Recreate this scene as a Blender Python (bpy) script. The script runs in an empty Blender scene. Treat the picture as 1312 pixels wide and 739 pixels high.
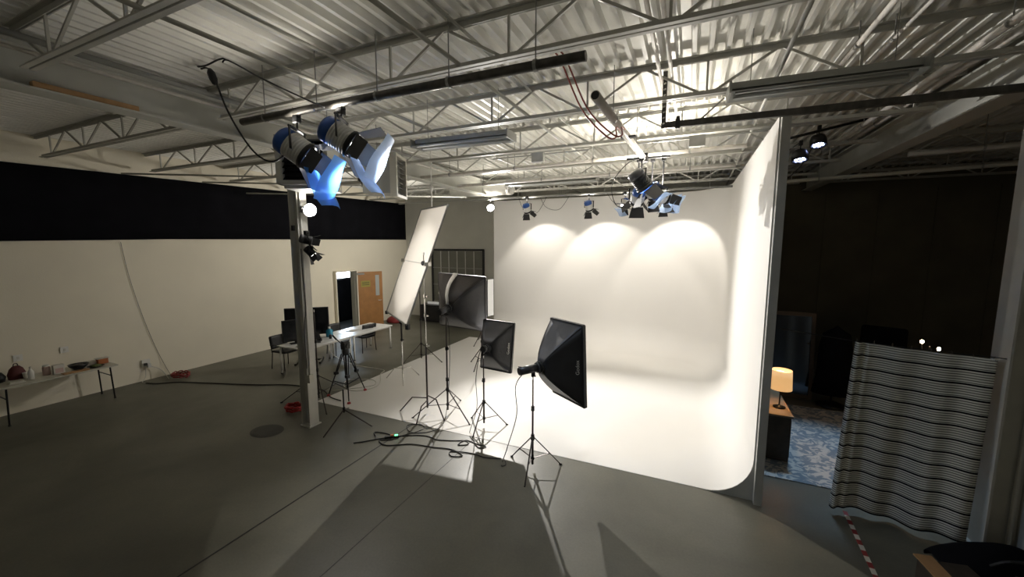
import bpy, bmesh, math, random
from mathutils import Vector as V, Matrix as Mx, Euler
R = math.radians
rnd = random.Random(7)
SC = bpy.context.scene
COL = SC.collection

# ------------------------------------------------------------------ camera, world, exposure
cam_d = bpy.data.cameras.new('camera'); cam = bpy.data.objects.new('camera', cam_d); COL.objects.link(cam)
cam.location = (0, 0, 3.3); cam.rotation_euler = (R(90 - 6.6), 0, R(24.4))
cam_d.sensor_width = 36; cam_d.lens = 13.857; cam_d.clip_end = 100
SC.camera = cam
w = bpy.data.worlds.new('world'); SC.world = w; w.use_nodes = True
w.node_tree.nodes['Background'].inputs[0].default_value = (0.02, 0.02, 0.022, 1)
w.node_tree.nodes['Background'].inputs[1].default_value = 0.3
SC.view_settings.view_transform = 'Standard'; SC.view_settings.look = 'None'
SC.view_settings.exposure = 0.35; SC.view_settings.gamma = 1; SC.view_settings.use_curve_mapping = False

# light levels (watts) of the lamps in the studio
P_POOL, P_KEY, P_FILL, P_BACK, P_COLUMN, P_GEL, P_PAR, P_SHADE, P_CLUSTER, P_DAY = 84, 4, 3, 1700, 85, 120, 140, 12, 14, 18
P_WALL_FILL = 460  # added fill for the left wall, no lamp of its own
S_PIPE, S_BACK, S_CLUSTER, S_COLUMN = 10, 22, 330, 5   # added upward spots that brighten the ceiling

# ------------------------------------------------------------------ materials
MATS = {}
def mat(name, col, rough=0.6, metal=0.0, noise=0.0, nscale=6.0, bump=0.0, bscale=60.0, spec=0.5, emit=None, estr=0.0, trans=0.0):
    m = bpy.data.materials.new(name); m.use_nodes = True; nt = m.node_tree; b = nt.nodes['Principled BSDF']
    b.inputs['Base Color'].default_value = (*col, 1); b.inputs['Roughness'].default_value = rough
    b.inputs['Metallic'].default_value = metal; b.inputs['Specular IOR Level'].default_value = spec
    if trans: b.inputs['Transmission Weight'].default_value = trans
    if emit: b.inputs['Emission Color'].default_value = (*emit, 1); b.inputs['Emission Strength'].default_value = estr
    tc = nt.nodes.new('ShaderNodeTexCoord')
    if noise > 0:
        n = nt.nodes.new('ShaderNodeTexNoise'); n.inputs['Scale'].default_value = nscale; n.inputs['Detail'].default_value = 5
        nt.links.new(tc.outputs['Object'], n.inputs['Vector'])
        r = nt.nodes.new('ShaderNodeValToRGB'); e = r.color_ramp.elements
        e[0].position = .3; e[1].position = .7
        e[0].color = (*[c * (1 - noise) for c in col], 1); e[1].color = (*[min(1, c * (1 + noise)) for c in col], 1)
        nt.links.new(n.outputs['Fac'], r.inputs['Fac']); nt.links.new(r.outputs['Color'], b.inputs['Base Color'])
    if bump > 0:
        n2 = nt.nodes.new('ShaderNodeTexNoise'); n2.inputs['Scale'].default_value = bscale
        nt.links.new(tc.outputs['Object'], n2.inputs['Vector'])
        bp = nt.nodes.new('ShaderNodeBump'); bp.inputs['Strength'].default_value = bump; bp.inputs['Distance'].default_value = .01
        nt.links.new(n2.outputs['Fac'], bp.inputs['Height']); nt.links.new(bp.outputs['Normal'], b.inputs['Normal'])
    MATS[name] = m
    return m

mat('deck', (.86, .85, .79), .45, 0, .06, 3)
mat('steel_white', (.54, .53, .48), .5, 0, .08, 4)
mat('steel_grey', (.30, .30, .28), .5, 0, .1, 5)
mat('girder', (.55, .55, .50), .6, 0, .08, 2)
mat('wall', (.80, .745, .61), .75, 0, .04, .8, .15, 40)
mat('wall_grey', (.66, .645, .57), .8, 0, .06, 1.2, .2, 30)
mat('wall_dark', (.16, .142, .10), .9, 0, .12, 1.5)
mat('cyc', (.79, .77, .735), .55, 0, .015, .9)
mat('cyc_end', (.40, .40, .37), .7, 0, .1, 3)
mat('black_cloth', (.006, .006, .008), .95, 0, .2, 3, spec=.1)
mat('black', (.012, .012, .013), .5, 0, .15, 8)
mat('black_gloss', (.010, .010, .011), .3)
mat('black_metal', (.02, .02, .02), .35, .6)
mat('stand_metal', (.055, .045, .042), .35, .7)
mat('chrome', (.7, .69, .66), .22, 1.0)
mat('silver', (.66, .65, .62), .35, .35, .05, 10)
mat('galv', (.45, .45, .42), .45, .5, .12, 8)
mat('pipe_dark', (.085, .08, .07), .45, .4, .3, 14)
mat('pipe_white', (.74, .70, .64), .45, 0, .12, 9)
mat('fixture', (.36, .365, .34), .4, .1, .05, 6)
mat('tube', (.55, .56, .53), .3)
mat('blue', (.02, .08, .30), .35, .2, .1, 8)
mat('softbox', (.016, .016, .018), .5, 0, .25, 5, .35, 14)
mat('softbox_grey', (.05, .048, .05), .5, 0, .2, 4, .4, 10)
mat('softbox_brown', (.036, .030, .026), .55, 0, .25, 4, .5, 9)
mat('strobe', (.035, .036, .04), .35)
mat('white_plastic', (.75, .74, .70), .35)
mat('white_table', (.80, .80, .78), .25)
mat('table_cream', (.55, .53, .45), .4, 0, .05, 5)
mat('wood_light', (.42, .24, .105), .55, 0, .2, 7)
mat('board_wood', (.44, .26, .12), .7, 0, .15, 9)
mat('wood_dark', (.05, .038, .028), .5, 0, .25, 8)
mat('dresser_top', (.20, .15, .095), .4, 0, .2, 6)
mat('red', (.38, .018, .02), .45)
mat('maroon', (.10, .022, .022), .7)
mat('red_dull', (.26, .03, .03), .6)
mat('red_cord', (.33, .07, .05), .5)
mat('cord', (.012, .012, .013), .5)
mat('cord_white', (.60, .58, .52), .5)
mat('bottle_blue', (.02, .22, .36), .2)
mat('screen', (.008, .009, .012), .18)
mat('door_wood', (.36, .165, .045), .5, 0, .12, 5)
mat('sign_yellow', (.34, .30, .05), .6)
mat('glass_dim', (.42, .44, .42), .15)
mat('pane_olive', (.17, .17, .14), .35, 0, .1, 2)
mat('cardboard', (.42, .24, .11), .8, 0, .06, 12)
mat('orange', (.42, .13, .035), .6)
mat('green', (.10, .13, .035), .6, 0, .4, 30)
mat('pinkish', (.55, .40, .36), .6)
mat('paper', (.62, .60, .54), .7)
mat('stain', (.045, .045, .040), .55, 0, .2, 6)
mat('mirror', (.10, .12, .15), .10, .9)
mat('frame_wood', (.13, .09, .06), .6)
mat('led_body', (.012, .012, .014), .4)
mat('silk', (.86, .82, .76), .7)
mat('paper_blue', (.30, .40, .52), .5)
mat('em_lamp', (.9, .9, .9), .5, emit=(1, .96, .92), estr=40)
mat('em_lens', (.9, .9, .9), .5, emit=(1, .97, .94), estr=14)
mat('em_soft', (.85, .85, .85), .6, emit=(1, .98, .95), estr=4)
mat('em_strip', (.85, .85, .85), .6, emit=(1, .98, .95), estr=.1)
mat('em_day', (.8, .85, .9), .5, emit=(.86, .92, 1), estr=7)
mat('em_led', (.5, .6, .9), .4, emit=(.45, .55, 1), estr=14)
mat('em_bulb', (.9, .8, .6), .4, emit=(1, .72, .40), estr=40)
mat('em_green', (.1, .8, .3), .4, emit=(.15, 1, .35), estr=2.5)
mat('em_lampshade', (.75, .55, .33), .8, emit=(1, .56, .22), estr=.55)

def gel_mat():
    m = bpy.data.materials.new('blue_gel'); m.use_nodes = True; nt = m.node_tree; nt.nodes.clear()
    o = nt.nodes.new('ShaderNodeOutputMaterial'); a = nt.nodes.new('ShaderNodeBsdfTransparent'); a.inputs[0].default_value = (.42, .66, 1, 1)
    t = nt.nodes.new('ShaderNodeBsdfTranslucent'); t.inputs[0].default_value = (.12, .38, .95, 1)
    g = nt.nodes.new('ShaderNodeBsdfPrincipled'); g.inputs['Base Color'].default_value = (.10, .34, .9, 1); g.inputs['Roughness'].default_value = .15
    m1 = nt.nodes.new('ShaderNodeMixShader'); m2 = nt.nodes.new('ShaderNodeMixShader')
    m1.inputs[0].default_value = .5; m2.inputs[0].default_value = .30
    nt.links.new(a.outputs[0], m1.inputs[1]); nt.links.new(t.outputs[0], m1.inputs[2])
    nt.links.new(m1.outputs[0], m2.inputs[1]); nt.links.new(g.outputs[0], m2.inputs[2]); nt.links.new(m2.outputs[0], o.inputs[0])
    MATS['gel'] = m
gel_mat()
def gel_clear_mat():
    m = MATS['gel'].copy(); m.name = 'pale_gel'; MATS['gel_pale'] = m
    for n in m.node_tree.nodes:
        if n.type == 'BSDF_TRANSPARENT': n.inputs[0].default_value = (.72, .84, 1, 1)
        if n.type == 'BSDF_TRANSLUCENT': n.inputs[0].default_value = (.50, .66, .95, 1)
        if n.type == 'BSDF_PRINCIPLED': n.inputs['Base Color'].default_value = (.42, .58, .85, 1)
gel_clear_mat()
def silk_mat():
    m = bpy.data.materials.new('silk_cloth'); m.use_nodes = True; nt = m.node_tree; nt.nodes.clear()
    o = nt.nodes.new('ShaderNodeOutputMaterial'); d = nt.nodes.new('ShaderNodeBsdfDiffuse'); d.inputs[0].default_value = (.86, .82, .76, 1)
    t = nt.nodes.new('ShaderNodeBsdfTranslucent'); t.inputs[0].default_value = (.86, .81, .74, 1)
    x = nt.nodes.new('ShaderNodeMixShader'); x.inputs[0].default_value = .45
    nt.links.new(d.outputs[0], x.inputs[1]); nt.links.new(t.outputs[0], x.inputs[2]); nt.links.new(x.outputs[0], o.inputs[0])
    MATS['silk'] = m
silk_mat()
def concrete_mat():
    m = bpy.data.materials.new('concrete'); m.use_nodes = True; nt = m.node_tree; b = nt.nodes['Principled BSDF']
    tc = nt.nodes.new('ShaderNodeTexCoord')
    def nz(s, d, dist=0):
        n = nt.nodes.new('ShaderNodeTexNoise'); n.inputs['Scale'].default_value = s; n.inputs['Detail'].default_value = d
        n.inputs['Distortion'].default_value = dist; nt.links.new(tc.outputs['Object'], n.inputs['Vector']); return n
    def ramp(n, p0, c0, p1, c1):
        r = nt.nodes.new('ShaderNodeValToRGB'); e = r.color_ramp.elements; e[0].position = p0; e[1].position = p1
        e[0].color = (*c0, 1); e[1].color = (*c1, 1); nt.links.new(n.outputs['Fac'], r.inputs['Fac']); return r
    a = ramp(nz(.55, 6, .6), .32, (.098, .096, .076), .70, (.162, .158, .126))
    c = ramp(nz(2.6, 7, 1.2), .14, (.93, .935, .93), .62, (1.06, 1.05, 1.03))
    f = ramp(nz(38, 3), .35, (.93,) * 3, .7, (1.05,) * 3)
    x = nt.nodes.new('ShaderNodeMixRGB'); x.blend_type = 'MULTIPLY'; x.inputs[0].default_value = 1
    y = nt.nodes.new('ShaderNodeMixRGB'); y.blend_type = 'MULTIPLY'; y.inputs[0].default_value = 1
    nt.links.new(a.outputs[0], x.inputs[1]); nt.links.new(c.outputs[0], x.inputs[2])
    nt.links.new(x.outputs[0], y.inputs[1]); nt.links.new(f.outputs[0], y.inputs[2]); nt.links.new(y.outputs[0], b.inputs['Base Color'])
    rr = ramp(nz(1.3, 3, .2), .2, (.36,) * 3, .8, (.50,) * 3); nt.links.new(rr.outputs[0], b.inputs['Roughness'])
    b.inputs['Specular IOR Level'].default_value = .45
    MATS['concrete'] = m
concrete_mat()
def curtain_mat():
    m = bpy.data.materials.new('striped_cloth'); m.use_nodes = True; nt = m.node_tree; b = nt.nodes['Principled BSDF']
    uv = nt.nodes.new('ShaderNodeTexCoord'); sp = nt.nodes.new('ShaderNodeSeparateXYZ'); nt.links.new(uv.outputs['UV'], sp.inputs[0])
    def stripes(freq, duty):
        mu = nt.nodes.new('ShaderNodeMath'); mu.operation = 'MULTIPLY'; mu.inputs[1].default_value = freq; nt.links.new(sp.outputs['Y'], mu.inputs[0])
        fr = nt.nodes.new('ShaderNodeMath'); fr.operation = 'FRACT'; nt.links.new(mu.outputs[0], fr.inputs[0])
        lt = nt.nodes.new('ShaderNodeMath'); lt.operation = 'LESS_THAN'; lt.inputs[1].default_value = duty; nt.links.new(fr.outputs[0], lt.inputs[0]); return lt
    thin, thick = stripes(78, .42), stripes(13, .13)
    mx = nt.nodes.new('ShaderNodeMixRGB'); mx.inputs[1].default_value = (.82, .82, .75, 1); mx.inputs[2].default_value = (.20, .20, .185, 1); nt.links.new(thin.outputs[0], mx.inputs[0])
    m2 = nt.nodes.new('ShaderNodeMixRGB'); m2.inputs[2].default_value = (.008, .008, .01, 1); nt.links.new(mx.outputs[0], m2.inputs[1]); nt.links.new(thick.outputs[0], m2.inputs[0])
    nt.links.new(m2.outputs[0], b.inputs['Base Color']); b.inputs['Roughness'].default_value = .9; b.inputs['Specular IOR Level'].default_value = .15
    MATS['curtain'] = m
curtain_mat()
def rug_mat():
    m = bpy.data.materials.new('rug_pile'); m.use_nodes = True; nt = m.node_tree; b = nt.nodes['Principled BSDF']
    tc = nt.nodes.new('ShaderNodeTexCoord'); n = nt.nodes.new('ShaderNodeTexNoise'); n.inputs['Scale'].default_value = 5.5; n.inputs['Detail'].default_value = 4; n.inputs['Distortion'].default_value = 2.2
    nt.links.new(tc.outputs['Object'], n.inputs['Vector'])
    r = nt.nodes.new('ShaderNodeValToRGB'); e = r.color_ramp.elements; e[0].position = .46; e[1].position = .54
    e[0].color = (.22, .27, .32, 1); e[1].color = (.58, .57, .54, 1); nt.links.new(n.outputs['Fac'], r.inputs['Fac']); nt.links.new(r.outputs[0], b.inputs['Base Color'])
    b.inputs['Roughness'].default_value = .95; MATS['rug'] = m
rug_mat()

# ------------------------------------------------------------------ mesh builder
class MB:
    def __init__(s, off=(0, 0, 0)): s.v = []; s.f = []; s.M = Mx.Identity(4); s.off = V(off); s.uv = None
    def add(s, vs, fs):
        b = len(s.v); s.v += [s.M @ V(p) - s.off for p in vs]; s.f += [tuple(b + i for i in f) for f in fs]; return s
    def box(s, c, d, rot=None):
        c = V(c); x, y, z = d[0] / 2, d[1] / 2, d[2] / 2
        ps = [V((a * x, b_ * y, e * z)) for a in (-1, 1) for b_ in (-1, 1) for e in (-1, 1)]
        if rot is not None: ps = [rot @ p for p in ps]
        return s.add([c + p for p in ps], [(0, 1, 3, 2), (4, 6, 7, 5), (0, 4, 5, 1), (2, 3, 7, 6), (0, 2, 6, 4), (1, 5, 7, 3)])
    def bar(s, a, b, w, h, up=(0, 0, 1)):
        a, b = V(a), V(b); d = (b - a).normalized(); u = V(up)
        if abs(d.dot(u)) > .98: u = V((1, 0, 0)) if abs(d.x) < .9 else V((0, 1, 0))
        sd = d.cross(u).normalized(); u = sd.cross(d)
        ps = [e + sd * i * w / 2 + u * j * h / 2 for e in (a, b) for i, j in ((-1, -1), (1, -1), (1, 1), (-1, 1))]
        return s.add(ps, [(0, 1, 2, 3), (7, 6, 5, 4), (0, 4, 5, 1), (1, 5, 6, 2), (2, 6, 7, 3), (3, 7, 4, 0)])
    def cyl(s, a, b, r0, r1=None, n=12, caps=True):
        a, b = V(a), V(b); r1 = r0 if r1 is None else r1; d = (b - a).normalized()
        u = d.orthogonal().normalized(); w_ = d.cross(u)
        ps = [e + (u * math.cos(k * 2 * math.pi / n) + w_ * math.sin(k * 2 * math.pi / n)) * r for e, r in ((a, r0), (b, r1)) for k in range(n)]
        fs = [(k, (k + 1) % n, n + (k + 1) % n, n + k) for k in range(n)]
        if caps: fs += [tuple(range(n - 1, -1, -1)), tuple(range(n, 2 * n))]
        return s.add(ps, fs)
    def tube(s, pts, r, n=6, smooth=0):
        P = [V(p) for p in pts]
        if smooth: P = catmull(P, smooth)
        rings = []; u = None
        for i, p in enumerate(P):
            d = (P[min(i + 1, len(P) - 1)] - P[max(i - 1, 0)])
            d = d.normalized() if d.length > 1e-9 else V((0, 0, 1))
            u = d.orthogonal() if u is None else (u - d * u.dot(d))
            if u.length < 1e-6: u = d.orthogonal()
            u = u.normalized(); w_ = d.cross(u)
            rings += [p + (u * math.cos(k * 2 * math.pi / n) + w_ * math.sin(k * 2 * math.pi / n)) * r for k in range(n)]
        fs = [(i * n + k, i * n + (k + 1) % n, (i + 1) * n + (k + 1) % n, (i + 1) * n + k) for i in range(len(P) - 1) for k in range(n)]
        fs += [tuple(range(n - 1, -1, -1)), tuple((len(P) - 1) * n + k for k in range(n))]
        return s.add(rings, fs)
    def lathe(s, prof, n=20, M=None):
        M = M or Mx.Identity(4); ps = []
        for r, z in prof: ps += [M @ V((r * math.cos(k * 2 * math.pi / n), r * math.sin(k * 2 * math.pi / n), z)) for k in range(n)]
        fs = [(i * n + k, i * n + (k + 1) % n, (i + 1) * n + (k + 1) % n, (i + 1) * n + k) for i in range(len(prof) - 1) for k in range(n)]
        return s.add(ps, fs)
    def plate(s, quad, t):
        q = [V(p) for p in quad]; nn = (q[1] - q[0]).cross(q[-1] - q[0]).normalized() * t; k = len(q)
        return s.add(q + [p + nn for p in q], [tuple(range(k - 1, -1, -1)), tuple(range(k, 2 * k))] + [(i, (i + 1) % k, k + (i + 1) % k, k + i) for i in range(k)])
    def grid(s, fn, nu, nv, thick=0):
        b = [fn(i / nu, j / nv) for i in range(nu + 1) for j in range(nv + 1)]; w_ = nv + 1
        return s.add(b, [(i * w_ + j, (i + 1) * w_ + j, (i + 1) * w_ + j + 1, i * w_ + j + 1) for i in range(nu) for j in range(nv)])
    def sphere(s, c, r, n=12, sc=(1, 1, 1)):
        m = n // 2; ps = []
        for i in range(m + 1):
            t = math.pi * i / m
            ps += [V(c) + V((sc[0] * r * math.sin(t) * math.cos(k * 2 * math.pi / n), sc[1] * r * math.sin(t) * math.sin(k * 2 * math.pi / n), sc[2] * r * math.cos(t))) for k in range(n)]
        return s.add(ps, [(i * n + k, (i + 1) * n + k, (i + 1) * n + (k + 1) % n, i * n + (k + 1) % n) for i in range(m) for k in range(n)])
    def build(s, name, m, parent=None, smooth=False, bevel=0, solid=0):
        me = bpy.data.meshes.new(name); me.from_pydata([tuple(p) for p in s.v], [], s.f); me.update()
        bm = bmesh.new(); bm.from_mesh(me); bmesh.ops.recalc_face_normals(bm, faces=bm.faces); bm.to_mesh(me); bm.free()
        me.materials.append(MATS[m])
        if smooth:
            for p in me.polygons: p.use_smooth = len(p.vertices) < 5
        o = bpy.data.objects.new(name, me); COL.objects.link(o)
        if parent is not None: o.parent = parent
        if solid: md = o.modifiers.new('thickness', 'SOLIDIFY'); md.thickness = solid; md.offset = 0
        if bevel: md = o.modifiers.new('bevel', 'BEVEL'); md.width = bevel; md.segments = 2; md.limit_method = 'ANGLE'
        return o
def catmull(P, k):
    out = []
    for i in range(len(P) - 1):
        a, b, c, d = P[max(i - 1, 0)], P[i], P[i + 1], P[min(i + 2, len(P) - 1)]
        for j in range(k):
            t = j / k; out.append(.5 * ((2 * b) + (c - a) * t + (2 * a - 5 * b + 4 * c - d) * t * t + (3 * b - a - 3 * c + d) * t ** 3))
    return out + [P[-1]]
def tag(o, label=None, cat=None, group=None, kind=None):
    if label: o['label'] = label
    if cat: o['category'] = cat
    if group: o['group'] = group
    if kind: o['kind'] = kind
    return o
def empty(name, loc=(0, 0, 0), rz=0, **k):
    o = bpy.data.objects.new(name, None); COL.objects.link(o); o.location = loc; o.rotation_euler = (0, 0, rz); o.empty_display_size = .1
    return tag(o, **k)
def struct(o): o['kind'] = 'structure'; return o
def copy_tree(o, parent=None):
    c = o.copy(); COL.objects.link(c)
    if parent is not None: c.parent = parent
    for ch in list(o.children): copy_tree(ch, c)
    return c
def aim_matrix(p, d, up='Z'):
    return Mx.Translation(V(p)) @ V(d).normalized().to_track_quat('Y', up).to_matrix().to_4x4()
def spot(name, p, d, watts, angle, blend=.3, size=.05, col=(1, .95, .88), parent=None):
    l = bpy.data.lights.new(name, 'SPOT'); l.energy = watts; l.spot_size = R(angle); l.spot_blend = blend; l.shadow_soft_size = size; l.color = col
    o = bpy.data.objects.new(name, l); COL.objects.link(o); o.location = p; o.rotation_euler = V(d).to_track_quat('-Z', 'Y').to_euler()
    if parent: o.parent = parent
    return o
def area(name, p, d, watts, sx, sy, col=(1, .97, .93), parent=None):
    l = bpy.data.lights.new(name, 'AREA'); l.energy = watts; l.shape = 'RECTANGLE'; l.size = sx; l.size_y = sy; l.color = col
    o = bpy.data.objects.new(name, l); COL.objects.link(o); o.location = p; o.rotation_euler = V(d).to_track_quat('-Z', 'Y').to_euler()
    if parent: o.parent = parent
    return o
def point(name, p, watts, size=.03, col=(1, .7, .4), parent=None):
    l = bpy.data.lights.new(name, 'POINT'); l.energy = watts; l.shadow_soft_size = size; l.color = col
    o = bpy.data.objects.new(name, l); COL.objects.link(o); o.location = p
    if parent: o.parent = parent
    return o
def ordw(i): return ['first', 'second', 'third', 'fourth', 'fifth', 'sixth', 'seventh', 'eighth', 'ninth'][i]

# ------------------------------------------------------------------ room shell
XL, YB, XR, YF = -11.87, 14.5, 8.2, -3.2
ZD = 5.38
floor = struct(MB().box(((XL + XR) / 2, (YB + YF) / 2, -.1), (XR - XL + 5, YB - YF + 1, .2)).build('floor', 'concrete'))
for x, wd, m in ((-4.50, .018, 'black'), (-3.21, .007, 'stain')):
    MB().box((x, (YF + 5.5) / 2, .0015), (wd, 5.5 - YF, .003)).build('floor_joint', m, floor)
MB().lathe([(.001, .002), (.24, .0025), (.30, .001)], 24, Mx.Translation((-6.68, 4.25, 0)) @ Mx.Diagonal((1, .8, 1, 1))).build('floor_stain', 'stain', floor)
MB().lathe([(.001, .003), (.075, .003), (.085, 0)], 20, Mx.Translation((-1.62, 2.72, 0))).build('floor_drain_cover', 'stain', floor)
# left wall with doorway
dy0, dy1, dz = 10.42, 11.36, 2.22
b = MB()
b.box((XL - .1, (YF + dy0) / 2, 2.75), (.2, dy0 - YF, 5.5)); b.box((XL - .1, (dy1 + YB) / 2, 2.75), (.2, YB - dy1, 5.5)); b.box((XL - .1, (dy0 + dy1) / 2, (dz + 5.5) / 2), (.2, dy1 - dy0, 5.5 - dz))
struct(b.build('wall_left', 'wall'))
struct(MB().box((-5.4, YB + .1, 2.75), (13.4, .2, 5.5)).build('wall_back', 'wall_grey'))
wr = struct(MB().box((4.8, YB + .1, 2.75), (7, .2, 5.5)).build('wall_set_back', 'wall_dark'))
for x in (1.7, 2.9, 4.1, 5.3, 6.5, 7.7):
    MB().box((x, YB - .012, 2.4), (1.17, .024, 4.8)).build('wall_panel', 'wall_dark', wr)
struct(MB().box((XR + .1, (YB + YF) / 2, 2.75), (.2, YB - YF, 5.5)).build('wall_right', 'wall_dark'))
struct(MB().box(((XL + XR) / 2, YF - .1, 2.75), (XR - XL, .2, 5.5)).build('wall_front', 'wall_grey'))
# dim room behind the doorway
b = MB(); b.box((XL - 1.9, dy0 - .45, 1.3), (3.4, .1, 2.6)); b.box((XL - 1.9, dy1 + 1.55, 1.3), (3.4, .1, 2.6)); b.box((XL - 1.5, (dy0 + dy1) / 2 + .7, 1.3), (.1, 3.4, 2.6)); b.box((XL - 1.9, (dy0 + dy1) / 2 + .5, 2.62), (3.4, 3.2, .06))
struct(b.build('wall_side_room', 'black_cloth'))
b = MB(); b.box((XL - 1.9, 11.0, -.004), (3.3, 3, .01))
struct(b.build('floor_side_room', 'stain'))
wn = struct(empty('window_1', (XL - 1.42, 12.17, 1.97)))
MB().box((0, .0, 0), (.03, 1.0, .27)).build('pane', 'em_day', wn)
b = MB(); b.box((.02, 0, .16), (.06, 1.1, .06)); b.box((.02, 0, -.16), (.06, 1.1, .06)); b.box((.02, -.52, 0), (.06, .06, .36)); b.box((.02, .52, 0), (.06, .06, .36)); b.box((.03, .30, 0), (.03, .03, .3)); b.box((.03, .40, 0), (.03, .2, .02))
b.build('window_frame', 'black', wn)
area('daylight', (XL - 1.3, 12.0, 1.95), (1, -.75, -.35), P_DAY, .9, .25, (.62, .8, 1), None)
# door_1: frame, leaf standing open against the wall
dr = struct(empty('door_1', (XL, dy1, 0)))
b = MB(); b.box((.0, .03, dz / 2), (.24, .05, dz)); b.box((0, dy0 - dy1 - .03, dz / 2), (.24, .05, dz)); b.box((0, (dy0 - dy1) / 2, dz + .025), (.24, dy1 - dy0 + .1, .05)); b.build('door_frame', 'wall', dr)
rot = Mx.Rotation(R(-27), 3, 'Z')
lf = MB(); lc = rot @ V((0, .49, 0)); lf.box((lc.x + .10, lc.y + .05, 1.09), (.045, .95, 2.16), rot); lf = lf.build('door_leaf', 'door_wood', dr)
def onleaf(yy, zz, off): return rot @ V((off, yy, 0)) + V((.10, .05, zz))
MB().box(onleaf(.76, 1.62, .026), (.012, .15, .82), rot).build('door_glazing', 'glass_dim', lf)
MB().box(onleaf(.30, 1.70, .026), (.006, .36, .24), rot).build('door_sign', 'sign_yellow', lf)
b = MB()
for k in range(3): b.box(onleaf(.30, 1.76 - k * .05, .030), (.003, .28, .018), rot)
b.build('sign_lettering', 'black', lf)
b = MB(); b.box(onleaf(.12, 2.10, .05), (.06, .26, .06), rot); b.bar(onleaf(.2, 2.13, .08), (.14, -.25, 2.16), .03, .012); b.build('door_closer', 'steel_grey', lf)
b = MB(); b.cyl(onleaf(.87, 1.02, .03), onleaf(.87, 1.02, .09), .012); b.bar(onleaf(.87, 1.02, .085), onleaf(.75, 1.02, .085), .02, .02); b.build('door_handle', 'chrome', lf)
# door_2: glazed sectional door in the back wall
d2 = struct(empty('door_2', (-9.15, YB, 0)))
b = MB(); b.box((0, -.03, 3.0), (2.62, .06, .08)); b.box((-1.28, -.03, 1.5), (.08, .06, 3)); b.box((1.28, -.03, 1.5), (.08, .06, 3)); b.build('door_frame', 'black', d2)
for r_ in range(4):
    for c_ in range(6):
        MB().box((-1.25 + .4167 * (c_ + .5), -.012, .37 + .74 * r_), (.39, .024, .71)).build('pane', 'pane_olive', d2)
for c_ in range(1, 6): MB().box((-1.25 + .4167 * c_, -.03, 1.48), (.026, .05, 2.96)).build('mullion', 'silver', d2)
for r_ in range(1, 4): MB().box((0, -.03, .74 * r_), (2.5, .045, .028)).build('rail', 'steel_grey', d2)

# ceiling: roof slab + fluted steel deck panels
ceil = struct(MB().box(((XL + XR) / 2, (YB + YF) / 2, 5.56), (XR - XL, YB - YF, .12)).build('ceiling', 'deck'))
pit = .1667
pan = MB(); prof = []
for k in range(6):
    x0 = k * pit
    prof += [(x0, .075), (x0 + .092, .075), (x0 + .108, 0), (x0 + .150, 0)]
prof.append((6 * pit, .075))
b = MB(); n = len(prof)
ps = [(x, YF, ZD + z) for x, z in prof] + [(x, YB, ZD + z) for x, z in prof]
b.add(ps, [(i, i + 1, n + i + 1, n + i) for i in range(n - 1)])
p0 = b.build('deck_panel', 'deck', ceil); x = XL; k = 0
while x < XR - .02:
    o = p0 if k == 0 else p0.copy()
    if k: COL.objects.link(o)
    o.location = (x, 0, 0); x += 6 * pit; k += 1

# girders and columns
def girder(x, label):
    g = empty('roof_girder', (x, YF, 4.83), label=label, cat='beam', group='roof girders'); L = YB - YF
    MB().box((0, L / 2, .012), (.26, L, .024)).build('bottom_flange', 'girder', g)
    MB().box((0, L / 2, .23), (.02, L, .41)).build('web', 'girder', g)
    MB().box((0, L / 2, .448), (.26, L, .024)).build('top_flange', 'girder', g)
    return g
girder(-6.2, 'pale grey steel roof girder on the left, carrying the wooden board')
girder(3.02, 'pale grey steel roof girder on the right, running into the dark set area')
def column(x, y, label, zt=4.83):
    c = empty('steel_column', (x, y, 0), label=label, cat='column')
    for s_ in (-1, 1): MB().box((s_ * .095, 0, zt / 2), (.016, .19, zt)).build('flange', 'steel_white', c)
    MB().box((0, 0, zt / 2), (.18, .012, zt)).build('web', 'steel_white', c)
    MB().box((0, 0, .01), (.26, .24, .02)).build('base_plate', 'steel_white', c)
    return c
c1 = column(-6.2, 4.75, 'white steel column on the left with conduit, lamps clamped to it')
MB().cyl((.125, -.05, .95), (.125, -.05, 4.8), .016, n=8).build('conduit', 'steel_white', c1)
MB().box((.13, -.05, .9), (.06, .09, .14)).build('outlet_box', 'table_cream', c1)
MB().box((0, -.11, 3.55), (.06, .03, .09)).build('switch_box', 'black', c1)
c2 = empty('steel_column', (3.13, 5.72, 0), label='white steel column at the right edge beside the striped curtain', cat='column')
for s_ in (-1, 1): MB().box((s_ * .15, 0, 2.415), (.02, .28, 4.83)).build('flange', 'steel_white', c2)
MB().box((0, 0, 2.415), (.28, .014, 4.83)).build('web', 'steel_white', c2)
MB().box((0, 0, .01), (.4, .36, .02)).build('base_plate', 'steel_white', c2)
MB().cyl((.07, -.05, 0.02), (.07, -.05, 4.8), .02, n=8).build('conduit', 'steel_white', c2)

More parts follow.
